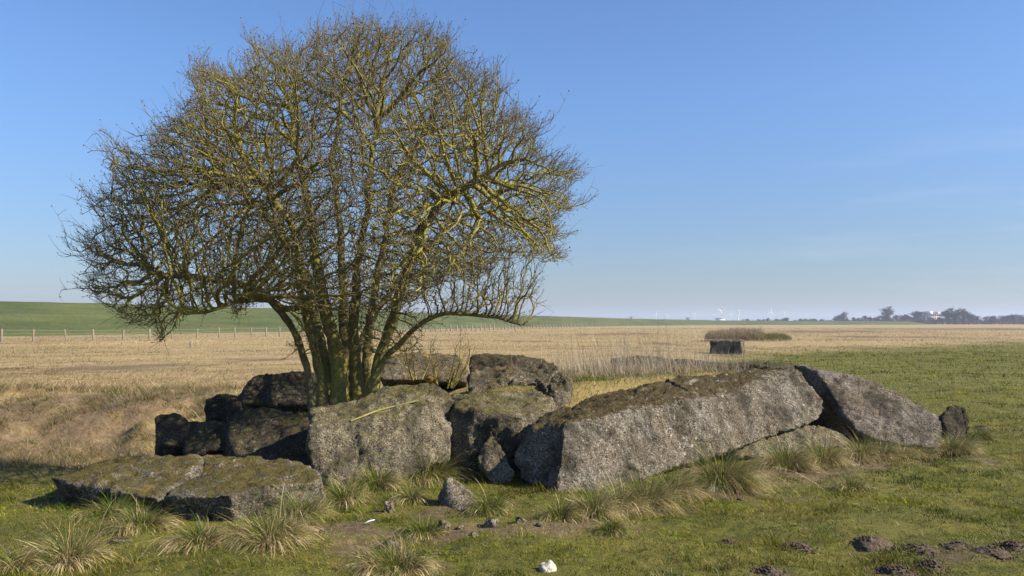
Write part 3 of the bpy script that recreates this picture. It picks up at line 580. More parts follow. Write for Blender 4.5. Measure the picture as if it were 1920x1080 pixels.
T = [(118, 1066, 140, 72, .72, 'straw coloured tussock at the lower left corner, standing free of the slabs'),
     (20, 1075, 70, 45, .6, 'low tussock cut by the left edge near the bottom corner'),
     (205, 985, 130, 42, .12, 'fresh green tuft at the foot of the far left slab'),
     (255, 1010, 110, 48, .45, 'half straw tussock under the crack between the two low slabs'),
     (370, 1036, 120, 42, .5, 'tussock under the dark near face of the speckled slab'),
     (500, 1036, 170, 66, .6, 'widest shaggy tussock, hanging over the front of the speckled low slab'),
     (560, 985, 90, 55, .3, 'green tussock at the right corner of the speckled low slab'),
     (640, 950, 80, 55, .45, 'tussock in the corner between the low slab and the big rounded block'),
     (705, 925, 90, 50, .2, 'green tuft under the middle of the big rounded block'),
     (800, 905, 110, 65, .3, 'leafy tussock climbing the right foot of the big rounded block'),
     (740, 1078, 160, 54, .6, 'spreading tussock at the bottom edge below the flat grey stone'),
     (790, 1010, 70, 36, .3, 'small tuft just left of the upright grey stone'),
     (770, 950, 50, 30, .4, 'small rusty green tuft left of the pyramid shaped stone'),
     (1050, 985, 70, 45, .35, 'dark green tuft at the near corner of the long block'),
     (1115, 978, 95, 62, .72, 'straw tussock, the leftmost against the long block'),
     (1165, 962, 80, 62, .6, 'tussock second from the left against the long block'),
     (1215, 952, 100, 85, .55, 'domed tussock with green crown and straw skirt left of the dark green one'),
     (1265, 935, 70, 70, .5, 'slim tussock tucked between two domed ones against the long block'),
     (1358, 915, 105, 98, .32, 'tall dark green round tussock, most upright of all, before the long block'),
     (1395, 918, 50, 45, .9, 'pale straw tuft leaning on the right side of the dark green tussock'),
     (1478, 878, 85, 62, .5, 'tussock before the yellowish footing block'),
     (1545, 872, 75, 50, .6, 'straw and green tussock before the low pale flat block'),
     (1618, 862, 62, 50, .65, 'straw tussock under the lower end of the dark gap'),
     (1660, 860, 52, 42, .6, 'small tussock under the left half of the smooth grey wedge'),
     (1700, 856, 50, 34, .55, 'small tussock under the middle of the smooth grey wedge'),
     (1730, 852, 44, 28, .35, 'smallest tuft near the right corner of the smooth grey wedge'),
     (1800, 848, 80, 42, .55, 'tussock below the small pointed brown stone'),
     (1600, 915, 60, 22, .45, 'flat tuft on the turf in front of the row along the wedge'),
     (1150, 1010, 60, 26, .1, 'low green tuft on open turf below the straw tussocks'),
     (915, 975, 70, 34, .15, 'green tuft right of the pyramid shaped stone'),
     (1840, 650+172, 60, 26, .1, 'dark green tuft out on the turf right of the pointed stone'),
     (230, 870, 120, 40, .5, 'shaded tussock on the rim of the hollow behind the far left slab')]
for i, (a, b_, c_, d_, e_, lb) in enumerate(T): tussock(a, b_, c_, d_, e_, lb, 300+i)

# ------------------------------------------------------------------ molehills
M_soil = simple_mat('loose_dark_soil', (.045, .031, .02), (.17, .125, .085), 40, .03)
MH = [(1497, 1030, 56, 16, 'small crumbly molehill nearest the middle of the right foreground'), (1640, 1026, 74, 22, 'broad dark molehill, left of the string of molehills'),
      (1732, 1034, 66, 14, 'low spread molehill in the middle of the string'), (1806, 1034, 44, 12, 'small flat molehill between two larger ones'), (1868, 1048, 64, 20, 'molehill near the right edge, right of the flat one'),
      (1912, 1036, 50, 16, 'molehill cut by the right edge'), (1752, 1066, 52, 26, 'dark round molehill standing below the string'), (1697, 1080, 84, 24, 'largest dark molehill at the bottom edge on the right'),
      (1446, 1082, 48, 14, 'molehill cut by the bottom edge right of the white stone'), (1368, 1020, 26, 9, 'tiny heap of soil alone left of the molehills'), (1846, 800, 30, 8, 'distant small molehill beyond the pointed stone')]
for i, (px, py, wp, hp, lb) in enumerate(MH):
    g = G(px, py); s = g[1]/F; Rr = wp*s/2; g[1] += Rr*.6; g[2] = float(gh(g[0], g[1])); H = hp*s*.6
    a = np.linspace(0, 2*np.pi, 40, endpoint=False); rr = np.linspace(0, 1.12, 18); RA_, AA = np.meshgrid(rr, a, indexing='ij')
    X = RA_*np.cos(AA)*Rr; Y = RA_*np.sin(AA)*Rr; Z = H*np.clip(1-RA_**1.7, -.2, 1)
    q = np.stack([X*18+i*9, Y*18, Z*18], -1); Z = Z+fbm(q*1.6, 3, 5)*H*.16*(RA_ < 1.05)-.02*(RA_ > 1.0); X = X+fbm(q*.35+40, 3, 6)*Rr*.3; Y = Y+fbm(q*.35+80, 3, 7)*Rr*.3
    n0, n1 = X.shape; id_ = np.arange(n0*n1).reshape(n0, n1); nxt = np.roll(id_, -1, 1)
    qq = np.stack([id_[:-1], nxt[:-1], nxt[1:], id_[1:]], -1).reshape(-1, 4)
    parts = [(np.stack([X, Y, Z], -1).reshape(-1, 3), [qq], np.ones(3))]
    for k in range(130):                                # clods
        r = RNG.uniform(0, 1.5)*Rr; an = RNG.uniform(0, 6.28); h = H*max(0, 1-(r/Rr)**1.7); e = RNG.uniform(.004, .013)
        oc = np.array([(1, 0, 0), (-1, 0, 0), (0, 1, 0), (0, -1, 0), (0, 0, 1), (0, 0, -1)])*e*RNG.uniform(.6, 1.3, (6, 1))+np.array([r*math.cos(an), r*math.sin(an), h+e*.3])
        parts.append((oc, [np.array([(0, 2, 4), (2, 1, 4), (1, 3, 4), (3, 0, 4), (2, 0, 5), (1, 2, 5), (3, 1, 5), (0, 3, 5)])], np.ones(3)))
    V, Fs, Cc = merge(parts); link('molehill', mesh_np('molehill', V, Fs, M_soil, None, False), None, lb, 'molehill', 'molehills on the turf', loc=g)

# ------------------------------------------------------------------ tree
def bark_mat():
    m, t, b, out = new_mat('bark_with_lichen'); a = N(t, 'ShaderNodeAttribute', attribute_name='col'); pos = wpos(t)
    s = N(t, 'ShaderNodeSeparateColor'); t.links.new(a.outputs['Color'], s.inputs[0])
    n1 = noise(t, 5, 5, pos, .65); n2 = noise(t, 28, 5, pos, .7)
    st = N(t, 'ShaderNodeMapping'); st.inputs['Scale'].default_value = (40, 40, 9); t.links.new(pos, st.inputs[0]); n3 = noise(t, 1, 5, st.outputs[0], .7)
    bark = mix(t, ramp(t, n2, [(.3, 0), (.7, 1)]), (.075, .062, .034), (.20, .17, .095))
    bark = mix(t, .6, bark, ramp(t, n3, [(.3, .5), (.7, 1.4)]), 'MULTIPLY')
    lich = mix(t, n2, (.17, .16, .025), (.44, .37, .045))
    k = mth(t, 'ADD', mth(t, 'MULTIPLY', n1, .55), mth(t, 'MULTIPLY', n2, .45))
    c = mix(t, mth(t, 'MULTIPLY', ramp(t, k, [(.36, 0), (.52, .95)]), s.outputs[1]), bark, lich)
    tw = mix(t, n2, (.10, .08, .05), (.24, .19, .13))
    c = mix(t, s.outputs[0], c, tw)
    t.links.new(c, b.inputs['Base Color']); nb = bump(t, b, n3, .02, 1); bump(t, b, n2, .01, .7, nb); return m
M_bark = bark_mat()

def frusta(A, Bp, ra, rb, fa, fb, k, col):
    """frusta between A and B with ring frames fa, fb = (u,v)"""
    n = len(A); an = np.arange(k)*2*np.pi/k; cs, sn = np.cos(an), np.sin(an)
    def ring(c, r, f): return c[:, None, :]+r[:, None, None]*(cs[None, :, None]*f[0][:, None, :]+sn[None, :, None]*f[1][:, None, :])
    V = np.concatenate([ring(A, ra, fa), ring(Bp, rb, fb)], 1).reshape(-1, 3); o = (np.arange(n)*2*k)[:, None]; j = np.arange(k); j2 = (j+1) % k
    q = (o[:, :, None]+np.stack([j, j2, j2+k, j+k], -1)[None]).reshape(-1, 4)
    return V, [q], np.repeat(col, 2*k, 0)
REF = np.array([.31, .91, .12]); REF /= np.linalg.norm(REF)
def frame(d):
    d = d/(np.linalg.norm(d, axis=1)[:, None]+1e-9); u = np.cross(d, REF); u /= np.linalg.norm(u, axis=1)[:, None]+1e-9; return u, np.cross(d, u)

def resample(pts, step):
    pts = np.array(pts); d = np.concatenate([[0], np.cumsum(np.linalg.norm(np.diff(pts, axis=0), axis=1))])
    n = max(2, int(d[-1]/step)+1); t = np.linspace(0, d[-1], n)
    out = np.stack([np.interp(t, d, pts[:, k]) for k in range(3)], -1)
    for _ in range(4): out[1:-1] = out[1:-1]*.5+(out[:-2]+out[2:])*.25
    return out

STEMS = [  # (points (px,py,Y), base radius, lichen)
    ([(590, 800, 10.2), (584, 745, 10.25), (575, 690, 10.3), (560, 640, 10.3), (540, 600, 10.3), (515, 570, 10.3), (485, 545, 10.2), (440, 525, 10.0), (380, 520, 9.9), (310, 515, 9.9)], .062, .3),
    ([(606, 775, 10.3), (604, 720, 10.4), (588, 660, 10.4), (572, 605, 10.4), (566, 550, 10.3), (552, 490, 10.1), (540, 420, 9.9), (500, 340, 9.6)], .085, .9),
    ([(622, 765, 10.6), (618, 700, 10.7), (600, 640, 10.8), (585, 570, 11.0), (560, 480, 11.3), (500, 400, 11.7), (430, 330, 12.0)], .095, .5),
    ([(634, 770, 10.4), (638, 710, 10.4), (632, 655, 10.45), (612, 600, 10.5), (600, 540, 10.5), (590, 470, 10.4), (585, 380, 10.4), (560, 270, 10.6), (545, 190, 10.7)], .135, 1),
    ([(655, 765, 10.8), (652, 690, 10.9), (645, 610, 11.0), (645, 520, 11.1), (640, 430, 11.2), (625, 310, 11.5), (640, 180, 11.6)], .10, .5),
    ([(672, 765, 10.5), (670, 690, 10.6), (662, 620, 10.6), (668, 540, 10.5), (680, 450, 10.3), (690, 340, 10.2), (700, 220, 10.4)], .105, .8),
    ([(690, 760, 10.7), (688, 690, 10.8), (690, 620, 10.9), (705, 540, 11.0), (722, 450, 11.2), (740, 340, 11.6), (790, 240, 11.9)], .085, .7),
    ([(700, 750, 10.5), (706, 690, 10.5), (725, 630, 10.5), (745, 560, 10.4), (765, 490, 10.3), (795, 420, 10.1), (840, 370, 9.9), (900, 330, 9.8)], .075, .7),
    ([(684, 770, 10.3), (694, 715, 10.2), (724, 668, 10.2), (762, 630, 10.1), (795, 598, 10.0), (830, 583, 9.95), (868, 590, 9.9), (900, 592, 9.85), (945, 592, 9.8), (970, 602, 9.8), (982, 608, 9.8)], .062, .9),
    ([(650, 760, 11.1), (665, 680, 11.3), (700, 590, 11.6), (760, 500, 12.0), (830, 430, 12.2), (900, 380, 12.3)], .075, .4),
    ([(565, 575, 10.3), (535, 580, 10.0), (500, 560, 9.6), (455, 560, 9.3), (400, 575, 9.1), (345, 590, 9.0)], .035, 1),
]
TC = np.array([-2.15, 10.45]); 
def tree():
    step = .055; KILLD = .078; pos, par, stem_of, rmin = [], [], [], []
    for si, (pl, r0, lc) in enumerate(STEMS):
        pts = resample([P(*p) for p in pl], step); n = len(pts); pts += np.stack([vn(pts*4+si*9, 1), vn(pts*4+si*9, 2), vn(pts*4, 3)], -1)*.035*np.linspace(.3, 1, n)[:, None]; pts += np.stack([vn(pts*1.6+si*5, 11), vn(pts*1.6+si*7, 12), vn(pts*0, 3)], -1)*.07*np.linspace(0, 1, n)[:, None]
        for k in range(n):
            pos.append(pts[k]); par.append(len(pos)-2 if k else -1); stem_of.append(si); f = k/(n-1)
            rmin.append(r0*(1-.78*f**.8)*(1.0+.35*max(0, 1-k*.12)**2))
    nst = len(pos)
    # attractors within the crown outline
    OUT = np.array([(306, 652), (288, 610), (240, 615), (235, 592), (195, 575), (155, 545), (178, 505), (150, 455), (182, 435), (170, 372), (220, 358), (200, 305), (222, 268), (262, 292), (300, 250), (332, 215), (372, 192), (358, 135), (400, 125),
        (440, 152), (482, 108), (468, 78), (522, 92), (568, 95), (592, 66), (640, 58), (672, 34), (694, 55), (740, 62), (790, 56), (846, 75), (850, 112), (898, 148), (914, 136), (946, 164), (928, 202), (982, 218), (1000, 250),
        (1015, 292), (1058, 312), (1086, 334), (1050, 368), (1082, 386), (1035, 410), (1052, 440), (1022, 458), (1066, 484), (1020, 492), (960, 482), (925, 505), (880, 530), (845, 520), (800, 550), (765, 575), (725, 592), (575, 592),
        (520, 555), (480, 572), (442, 600), (430, 560), (400, 565), (382, 600), (365, 575), (335, 622), (322, 592)], float)
    n = 420000; ax_ = RNG.uniform(130, 1095, n); ay_ = RNG.uniform(25, 655, n)
    ed = -poly_sd(ax_, ay_, OUT); kk = ed > 0; ax_, ay_, ed = ax_[kk], ay_[kk], ed[kk]; n = len(ax_)
    D = 2.75*np.sqrt(np.clip(1-((ax_-640)/470)**2, .12, 1))*np.interp(ay_, [30, 120, 300, 480, 560, 650], [.35, .62, 1, 1, .8, .45])
    Yd = TC[1]+RNG.uniform(-1, 1, n)*D; x = (ax_-HX)/F*Yd; zz = CZ-(ay_-HY)/F*Yd
    rel = np.maximum(np.abs(Yd-TC[1])/D, 1-ed/160)
    hol = vn(np.stack([x, Yd, zz], -1)*1.7, 90)+.5*vn(np.stack([x, Yd, zz], -1)*3.7, 91)
    keep = (RNG.uniform(0, 1, n) < (.4+.6*np.clip(rel, 0, 1)**1.5)*(1-sstep(.0, .6, -hol-.05)*.97)) & (zz > 1.35)
    A = np.stack([x, Yd, zz], -1)[keep][:34000]
    edge = np.concatenate([np.linspace(OUT[i], OUT[(i+1) % len(OUT)], 5)[:-1] for i in range(5, 45)]); sp = []      # ragged sprays beyond the outline
    for _ in range(150):
        q0 = edge[RNG.integers(0, len(edge))]; dv_ = q0-np.array([640, 430.]); dv_ /= np.linalg.norm(dv_); dv_ = dv_+RNG.normal(0, .35, 2)+np.array([0, -.15]); L0 = RNG.uniform(12, 48)*(.55 if q0[1] < 110 else 1); Y0 = TC[1]+RNG.uniform(-1.3, 1.3)
        for t0 in np.linspace(-.6, 1, 12): sp.append(P(q0[0]-8*dv_[0]+dv_[0]*L0*t0, q0[1]-8*dv_[1]+dv_[1]*L0*t0, Y0)+RNG.normal(0, .025, 3))
    q3 = np.stack([RNG.uniform(548, 790, 900), RNG.uniform(555, 668, 900), RNG.uniform(9.5, 10.5, 900)], -1)
    A = np.concatenate([A, np.array(sp), np.array([P(*v_) for v_ in q3])])
    pos = np.array(pos); par = np.array(par); tips = np.array([p for p in pos])
    nch = np.zeros(len(pos), int)
    for p in par:
        if p >= 0: nch[p] += 1
    NP = [pos]; PP = [par]; total = len(pos); allpos = pos.copy(); cand = allpos[:, 2] > 1.2
    def near_old(Aa, pts, off, mask=None):
        bd = np.full(len(Aa), 1e9); bi = np.zeros(len(Aa), int)
        for s in range(0, len(pts), 400):
            b = pts[s:s+400]; d = ((Aa[:, None, :]-b[None])**2).sum(-1)
            if mask is not None: d[:, ~mask[s:s+400]] = 1e9
            j = d.argmin(1); dd = d[np.arange(len(Aa)), j]; m = dd < bd; bd[m] = dd[m]; bi[m] = j[m]+s+off
        return bd, bi
    def near(Aa, pts, off, mask=None):
        Af = Aa.astype(np.float32)-np.float32(5); a2 = (Af**2).sum(1); bd = np.full(len(Aa), 1e9, np.float32); bi = np.zeros(len(Aa), int)
        for s in range(0, len(pts), 1000):
            b = pts[s:s+1000].astype(np.float32)-np.float32(5); d = (b**2).sum(1)[None]-2*(Af@b.T)
            if mask is not None: d[:, ~mask[s:s+1000]] = 1e9
            j = d.argmin(1); dd = np.maximum(d[np.arange(len(Aa)), j]+a2, 0); m = dd < bd; bd[m] = dd[m]; bi[m] = j[m]+s+off
        return bd, bi
    childs = list(nch); parL = list(par); st = stem_of[:]
    cand &= np.array(stem_of) != 8
    A2 = np.stack([np.clip(RNG.normal(0, .33, 1100), -.8, .55), RNG.normal(0, .32, 1100), np.abs(RNG.normal(0, .30, 1100))], -1)+P(915, 580, 9.85)
    for A, cand, KILL in ((A, cand, KILLD), (A2, np.array(stem_of) == 8, .085)):
        cand = np.concatenate([cand, np.zeros(len(allpos)-len(cand), bool)])
        bd, bi = near(A, allpos, 0, cand)
        for it in range(110):
            k = bd < 1.6**2
            if not k.any(): break
            d = A[k]-allpos[bi[k]]; d /= np.linalg.norm(d, axis=1)[:, None]+1e-9
            S = np.zeros((len(allpos), 3)); np.add.at(S, bi[k], d); act = np.unique(bi[k]); act = act[np.array([childs[a] < 3 for a in act])]
            if not len(act): break
            dv = S[act]; dv /= np.linalg.norm(dv, axis=1)[:, None]
            pd = allpos[act]-allpos[np.maximum(np.array([parL[a] for a in act]), 0)]; pd /= np.linalg.norm(pd, axis=1)[:, None]+1e-9
            dv = dv+.62*pd+RNG.normal(0, .20, dv.shape)+np.array([0, 0, .05]); dv /= np.linalg.norm(dv, axis=1)[:, None]
            new = allpos[act]+dv*step*RNG.uniform(.8, 1.15, (len(act), 1))
            for a in act: childs[a] += 1; parL.append(a); st.append(st[a]); childs.append(0)
            off = len(allpos); allpos = np.concatenate([allpos, new]); nb, ni = near(A, new, off); m = nb < bd; bd[m] = nb[m]; bi[m] = ni[m]
            al = bd > KILL**2; A, bd, bi = A[al], bd[al], bi[al]
            if len(A) < 20: break
    par = np.array(parL); st = np.array(st); n = len(allpos)
    # pipe model radii
    cnt = np.zeros(n); e = 2.3; rt = .0043
    for i in range(n-1, -1, -1):
        if cnt[i] == 0: cnt[i] = rt**e
        if par[i] >= 0: cnt[par[i]] += cnt[i]*(1.0)
    rad = cnt**(1/e); rad[:nst] = np.maximum(rad[:nst]*.55, np.array(rmin)*.84); rad = np.minimum(rad, .15)
    rad[nst:] = np.minimum(rad[nst:], .055)
    # main child
    main = np.full(n, -1); best = np.zeros(n)
    for i in range(n):
        p = par[i]
        if p >= 0 and (rad[i] > best[p] or (i < nst and p < nst)):
            if main[p] >= 0 and main[p] < nst and i >= nst: continue
            best[p] = rad[i]; main[p] = i
    d = np.zeros((n, 3)); hp = par >= 0; d[hp] = allpos[hp]-allpos[par[hp]]; d[~hp] = (0, 0, 1)
    d /= np.linalg.norm(d, axis=1)[:, None]+1e-9; dm = d.copy(); hm = main >= 0; dm[hm] += d[main[hm]]
    fu, fv = frame(dm); gu, gv = frame(d)
    ismain = np.zeros(n, bool); ismain[main[hm]] = True
    seg = np.nonzero(hp)[0]; p = par[seg]; im = ismain[seg][:, None]
    fa = (np.where(im, fu[p], gu[seg]), np.where(im, fv[p], gv[seg])); fb = (fu[seg], fv[seg])
    ra = np.where(ismain[seg], rad[p], np.minimum(rad[p], rad[seg]*1.35)); rb = rad[seg]
    lich = np.array([s[2] for s in STEMS])[st[seg]]; lich = np.where(seg < nst, lich*.65, .45+.5*sstep(-.5, .4, vn(allpos[seg]*1.1, 61)))
    twk = (1-sstep(.0030, .0062, rb))*.75; col = np.stack([twk, lich, np.zeros_like(lich)], -1)
    root = bpy.data.objects.new('elder_tree', None); C.objects.link(root); bp = P(650, 765, 10.5); root.location = bp
    root['label'] = 'large bare many-stemmed tree with yellow lichen rising out of the ruin'; root['category'] = 'tree'
    isst = (seg < nst) & (allpos[seg][:, 2] < 5.9)
    def sub(m, k, rmul=1): return frusta(allpos[p][m], allpos[seg][m], ra[m]*rmul, rb[m]*rmul, (fa[0][m], fa[1][m]), (fb[0][m], fb[1][m]), k, col[m])
    for si in range(len(STEMS)-1):
        m = isst & (st[seg] == si); V, Fs, Cc = sub(m, 14)
        V = V+np.stack([fbm(V*13, 3, 5), fbm(V*13+9, 3, 6), V[:, 2]*0], -1)*.011
        link('stem', mesh_np('stem', recentre(V, bp), Fs, M_bark, Cc, True), root)
    parts = []
    oth = ~isst | (st[seg] == len(STEMS)-1)
    for lo, hi, k in ((.018, 9, 7), (.007, .018, 5), (0, .007, 3)):
        m = oth & (rb >= lo) & (rb < hi)
        if m.any(): parts.append(sub(m, k))
    V, Fs, Cc = merge(parts); V = V+np.stack([fbm(V*30, 2, 5), fbm(V*30+9, 2, 6), fbm(V*30+19, 2, 7)], -1)*.004
    link('crown', mesh_np('crown', recentre(V, bp), Fs, M_bark, Cc, True), root)
    # twigs with buds
    src = np.nonzero((rad < .012) & (np.arange(n) >= nst))[0]; low_b = np.nonzero((st == 8) & (allpos[:, 0] > -1.2) & (np.arange(n) < nst))[0]
    src = src[RNG.uniform(0, 1, len(src)) < min(1, 24000/len(src))]; src = np.concatenate([src, np.repeat(low_b, 6), src[rad[src] < .006][::3]])
    b = allpos[src]; cen = np.array([TC[0], TC[1], 2.2]); ov = b-cen; ov /= np.linalg.norm(ov, axis=1)[:, None]
    dr = ov*.6+np.array([0, 0, .45])+RNG.normal(0, .4, b.shape)+d[src]*.6; dr /= np.linalg.norm(dr, axis=1)[:, None]
    Lt = RNG.uniform(.05, .24, len(src))*np.where(RNG.uniform(0, 1, len(src)) < .04, 2.0, 1.0); Lt[b[:, 2] > 4.8] *= 1.15
    Lt = np.where(np.isin(src, low_b), RNG.uniform(.12, .42, len(src)), Lt)
    tp = []; cur = b; prev = dr; r0 = .0031; segs = 3
    for k in range(segs):
        nd = prev+RNG.normal(0, .2, dr.shape)+np.array([0, 0, .12]); nd /= np.linalg.norm(nd, axis=1)[:, None]; nxt = cur+nd*(Lt/segs)[:, None]
        f = frame(nd); rr0 = np.full(len(cur), r0*(1-.22*k)); rr1 = np.full(len(cur), r0*(1-.22*(k+1)))
        cc = np.tile([1., .4, 0], (len(cur), 1)); cc[:, 0] = np.repeat(.0, len(cur)) if False else (RNG.uniform(0, 1, len(cur)) < .55)*.8+.05
        tp.append(frusta(cur, nxt, rr0, rr1, f, f, 3, cc)); cur, prev = nxt, nd
        if k == 1:
            mid = nxt.copy()
            sb = RNG.uniform(0, 1, len(mid)) < .35; sd_ = nd[sb]+RNG.normal(0, .7, (sb.sum(), 3)); sd_ /= np.linalg.norm(sd_, axis=1)[:, None]; e2 = mid[sb]+sd_*(Lt[sb]*.45)[:, None]; f2 = frame(sd_)
            tp.append(frusta(mid[sb], e2, np.full(len(e2), .0024), np.full(len(e2), .0016), f2, f2, 3, np.tile([.9, .4, 0], (len(e2), 1))))
    V, Fs, Cc = merge(tp); link('twigs', mesh_np('twigs', recentre(V, bp), Fs, M_bark, Cc, True), root)
    bk = RNG.uniform(0, 1, len(cur)) < .4; cb = cur[bk]; nb = len(cb); oc = np.array([(1, 0, 0), (-1, 0, 0), (0, 1, 0), (0, -1, 0), (0, 0, 1.3), (0, 0, -1.3)])
    V = (cb[:, None, :]+oc[None]*RNG.uniform(.004, .009, (nb, 1, 1))).reshape(-1, 3); o_ = (np.arange(nb)*6)[:, None, None]
    fo = np.array([(0, 2, 4), (2, 1, 4), (1, 3, 4), (3, 0, 4), (2, 0, 5), (1, 2, 5), (3, 1, 5), (0, 3, 5)]); Fs = (o_+fo[None]).reshape(-1, 3)
    link('buds', mesh_np('buds', recentre(V, bp), [Fs], simple_mat('bud_scales', (.05, .035, .03), (.12, .085, .07), 60, 0)), root)
    print('tree nodes', n, 'twigs', len(src))
tree()

def shoots(name, px, py, Y, n, h, label, cat, gz, seed, spread=.5, lean0=0.0):
    """a bush of young upright stems: stems and side twigs"""
    rg = np.random.default_rng(seed); b0 = P(px, py, Y); parts = []
    for i in range(n):
        a = rg.uniform(0, 6.28); q = b0+np.array([math.cos(a)*.09, math.sin(a)*.09, -.03]); dv = np.array([math.cos(a)*spread+lean0, math.sin(a)*spread*.7, 1.0]); L_ = h*rg.uniform(.5, 1.05); ns = 9; r = .013*rg.uniform(.6, 1.2)
        for k in range(ns):
            dv = dv/np.linalg.norm(dv)+rg.normal(0, .13, 3)+np.array([0, 0, .07]); dv /= np.linalg.norm(dv); e = q+dv*L_/ns; f = frame(dv[None]); r2 = r*.86
            parts.append(frusta(q[None], e[None], np.array([r]), np.array([r2]), f, f, 6, np.array([[.1, .9, 0]])))
            if k > 0 and rg.uniform() < .85:
                for _ in range(2):
                    sv = dv+rg.normal(0, .65, 3); sv /= np.linalg.norm(sv); q2 = e.copy(); rr = r2*.5
                    for j in range(3):
                        sv = sv+rg.normal(0, .25, 3)+np.array([0, 0, .12]); sv /= np.linalg.norm(sv); e2 = q2+sv*rg.uniform(.03, .07); f2 = frame(sv[None])
                        parts.append(frusta(q2[None], e2[None], np.array([rr]), np.array([rr*.8]), f2, f2, 4, np.array([[.6, .6, 0]]))); q2 = e2; rr *= .8
            q = e; r = r2
    V, Fs, Cc = merge(parts); return link(name, mesh_np(name, recentre(V, b0), Fs, M_bark, Cc, True), None, label, cat, loc=b0)
shoots('young_bush', 835, 722, 10.35, 11, .72, 'small bare bush of lichened shoots on the ruin right of the trunks', 'bush', .6, 5, .55, .12)
shoots('young_bush', 785, 708, 10.8, 5, .55, 'thin bare sapling beside the small lichened bush, nearer the trunks', 'bush', .6, 8, .5, .1)
# dead twig on the rounded block
def lay_twig(pts, r, label, mat):
    pp = []
    for px, py, Y in pts:
        p = P(px, py, Y)
        dn = (p-np.array([0, 0, CZ])); dn /= np.linalg.norm(dn); h = BV.ray_cast(Vector((0, 0, CZ)), Vector(dn)); 
        q = np.array(h[0])+np.array(h[1])*r*.7 if h[0] is not None and h[3] < 13 else p
        pp.append(q)
    V0 = resample(pp, .03); parts = []
    for a, b in zip(V0[:-1], V0[1:]):
        d_ = (b-a)[None]; f = frame(d_); parts.append(frusta(a[None], b[None], np.array([r]), np.array([r*.97]), f, f, 6, np.array([[0, 1, 0]]))) 
    V, Fs, Cc = merge(parts); link('fallen_twig', mesh_np('fallen_twig', recentre(V, pp[0]), Fs, mat, Cc, True), None, label, 'twig', loc=pp[0])
lay_twig([(658, 790, 9), (680, 782, 9), (705, 772, 9), (735, 764, 9), (765, 757, 9), (785, 752, 9)], .011, 'greenish curved dead twig lying across the big rounded block', simple_mat('green_twig', (.15, .14, .04), (.30, .28, .09), 20, .002))

# white feather on the soil
g = G(684, 1000); fx = np.linspace(0, 1, 9); wv = .014*np.sin(np.pi*np.clip(fx*1.02, 0, 1))**.6; V = []
for i, t in enumerate(fx):
    c0 = np.array([t*.075, .03*t, .012+.05*t-.03*t*t]); V += [c0+np.array([-.5, .8, .1])*wv[i], c0+np.array([0, 0, .004]), c0-np.array([-.5, .8, .1])*wv[i]]
V = np.array(V); q = np.array([(3*i+j, 3*i+3+j, 3*i+4+j, 3*i+1+j) for i in range(8) for j in (0, 1)])
link('feather', mesh_np('feather', V, [q], simple_mat('white_feather', (.6, .6, .6), (.85, .85, .85), 90, 0)), None, 'small white feather on bare soil left of the loose stones', 'feather', loc=(g[0], g[1], float(gh(g[0], g[1]))+.004))

# ------------------------------------------------------------------ fence along the dyke
M_post = simple_mat('weathered_post', (.13, .105, .075), (.27, .225, .165), 12, .01); M_wire = simple_mat('fence_wire', (.22, .21, .2), (.3, .29, .28), 20, 0, .5)
def box_part(c, sx, sy, h, rot, taper=.9):
    z = np.array([-.3, h]); pts = []
    for zz, s in ((-.3, 1), (h-.03, 1), (h, taper*.8)):
        for a, b in ((-1, -1), (1, -1), (1, 1), (-1, 1)):
            x, y = a*sx*s/2, b*sy*s/2; pts.append((c[0]+x*math.cos(rot)-y*math.sin(rot), c[1]+x*math.sin(rot)+y*math.cos(rot), c[2]+zz))
    f = [(i+4*k, (i+1) % 4+4*k, (i+1) % 4+4*k+4, i+4*k+4) for k in (0, 1) for i in range(4)]+[(8, 9, 10, 11)]
    return np.array(pts), [np.array(f)], np.ones(3)
def fence():
    ln = np.array([(-62, 58), (-42.6, 71), (-31, 88), (-18, 120), (5.5, 219), (60, 390)]); d = np.concatenate([[0], np.cumsum(np.linalg.norm(np.diff(ln, axis=0), axis=1))])
    root = bpy.data.objects.new('wire_fence', None); C.objects.link(root); b0 = np.array([ln[0][0], ln[0][1], 0]); root.location = b0
    root['label'] = 'long wire fence on weathered grey posts along the foot of the green dyke'; root['category'] = 'fence'
    rg = np.random.default_rng(3); s = 0; tops = []
    while s < d[-1] and len(tops) < 100:
        x, y = np.interp(s, d, ln[:, 0]), np.interp(s, d, ln[:, 1]); z = float(gh(x, y)); c = np.array([x, y, z]); h = rg.uniform(.98, 1.15)*(1.12 if y > 150 else 1)
        th = .15 if y < 150 else .22
        V, Fs, _ = box_part(c, th*rg.uniform(.8, 1.1), th*.8, h, rg.uniform(0, 1)); V[:, 0] += (V[:, 2]-z)*rg.normal(0, .05); 
        link('post', mesh_np('post', recentre(V, b0), Fs, M_post), root); tops.append(c+np.array([0, 0, h])); s += 2.65*(1 if y < 150 else 1.25)+rg.uniform(-.25, .25)
    parts = []
    for dz in (.12, .42, .72):
        A = np.array(tops[:-1])-np.array([0, .11, dz]); B_ = np.array(tops[1:])-np.array([0, .11, dz]); f = frame(B_-A)
        parts.append(frusta(A, B_, np.full(len(A), .008), np.full(len(A), .008), f, f, 4, np.ones((len(A), 3))))
    V, Fs, _ = merge(parts); link('wire', mesh_np('wire', recentre(V, b0), Fs, M_wire), root)
fence()
g = G(358, 652); V, Fs, _ = box_part(np.zeros(3), .16, .13, .42, .4); link('post', mesh_np('post', V, Fs, M_post), None, 'short lone post stump in the dry meadow in front of the fence', 'post', loc=(g[0], g[1], 0))

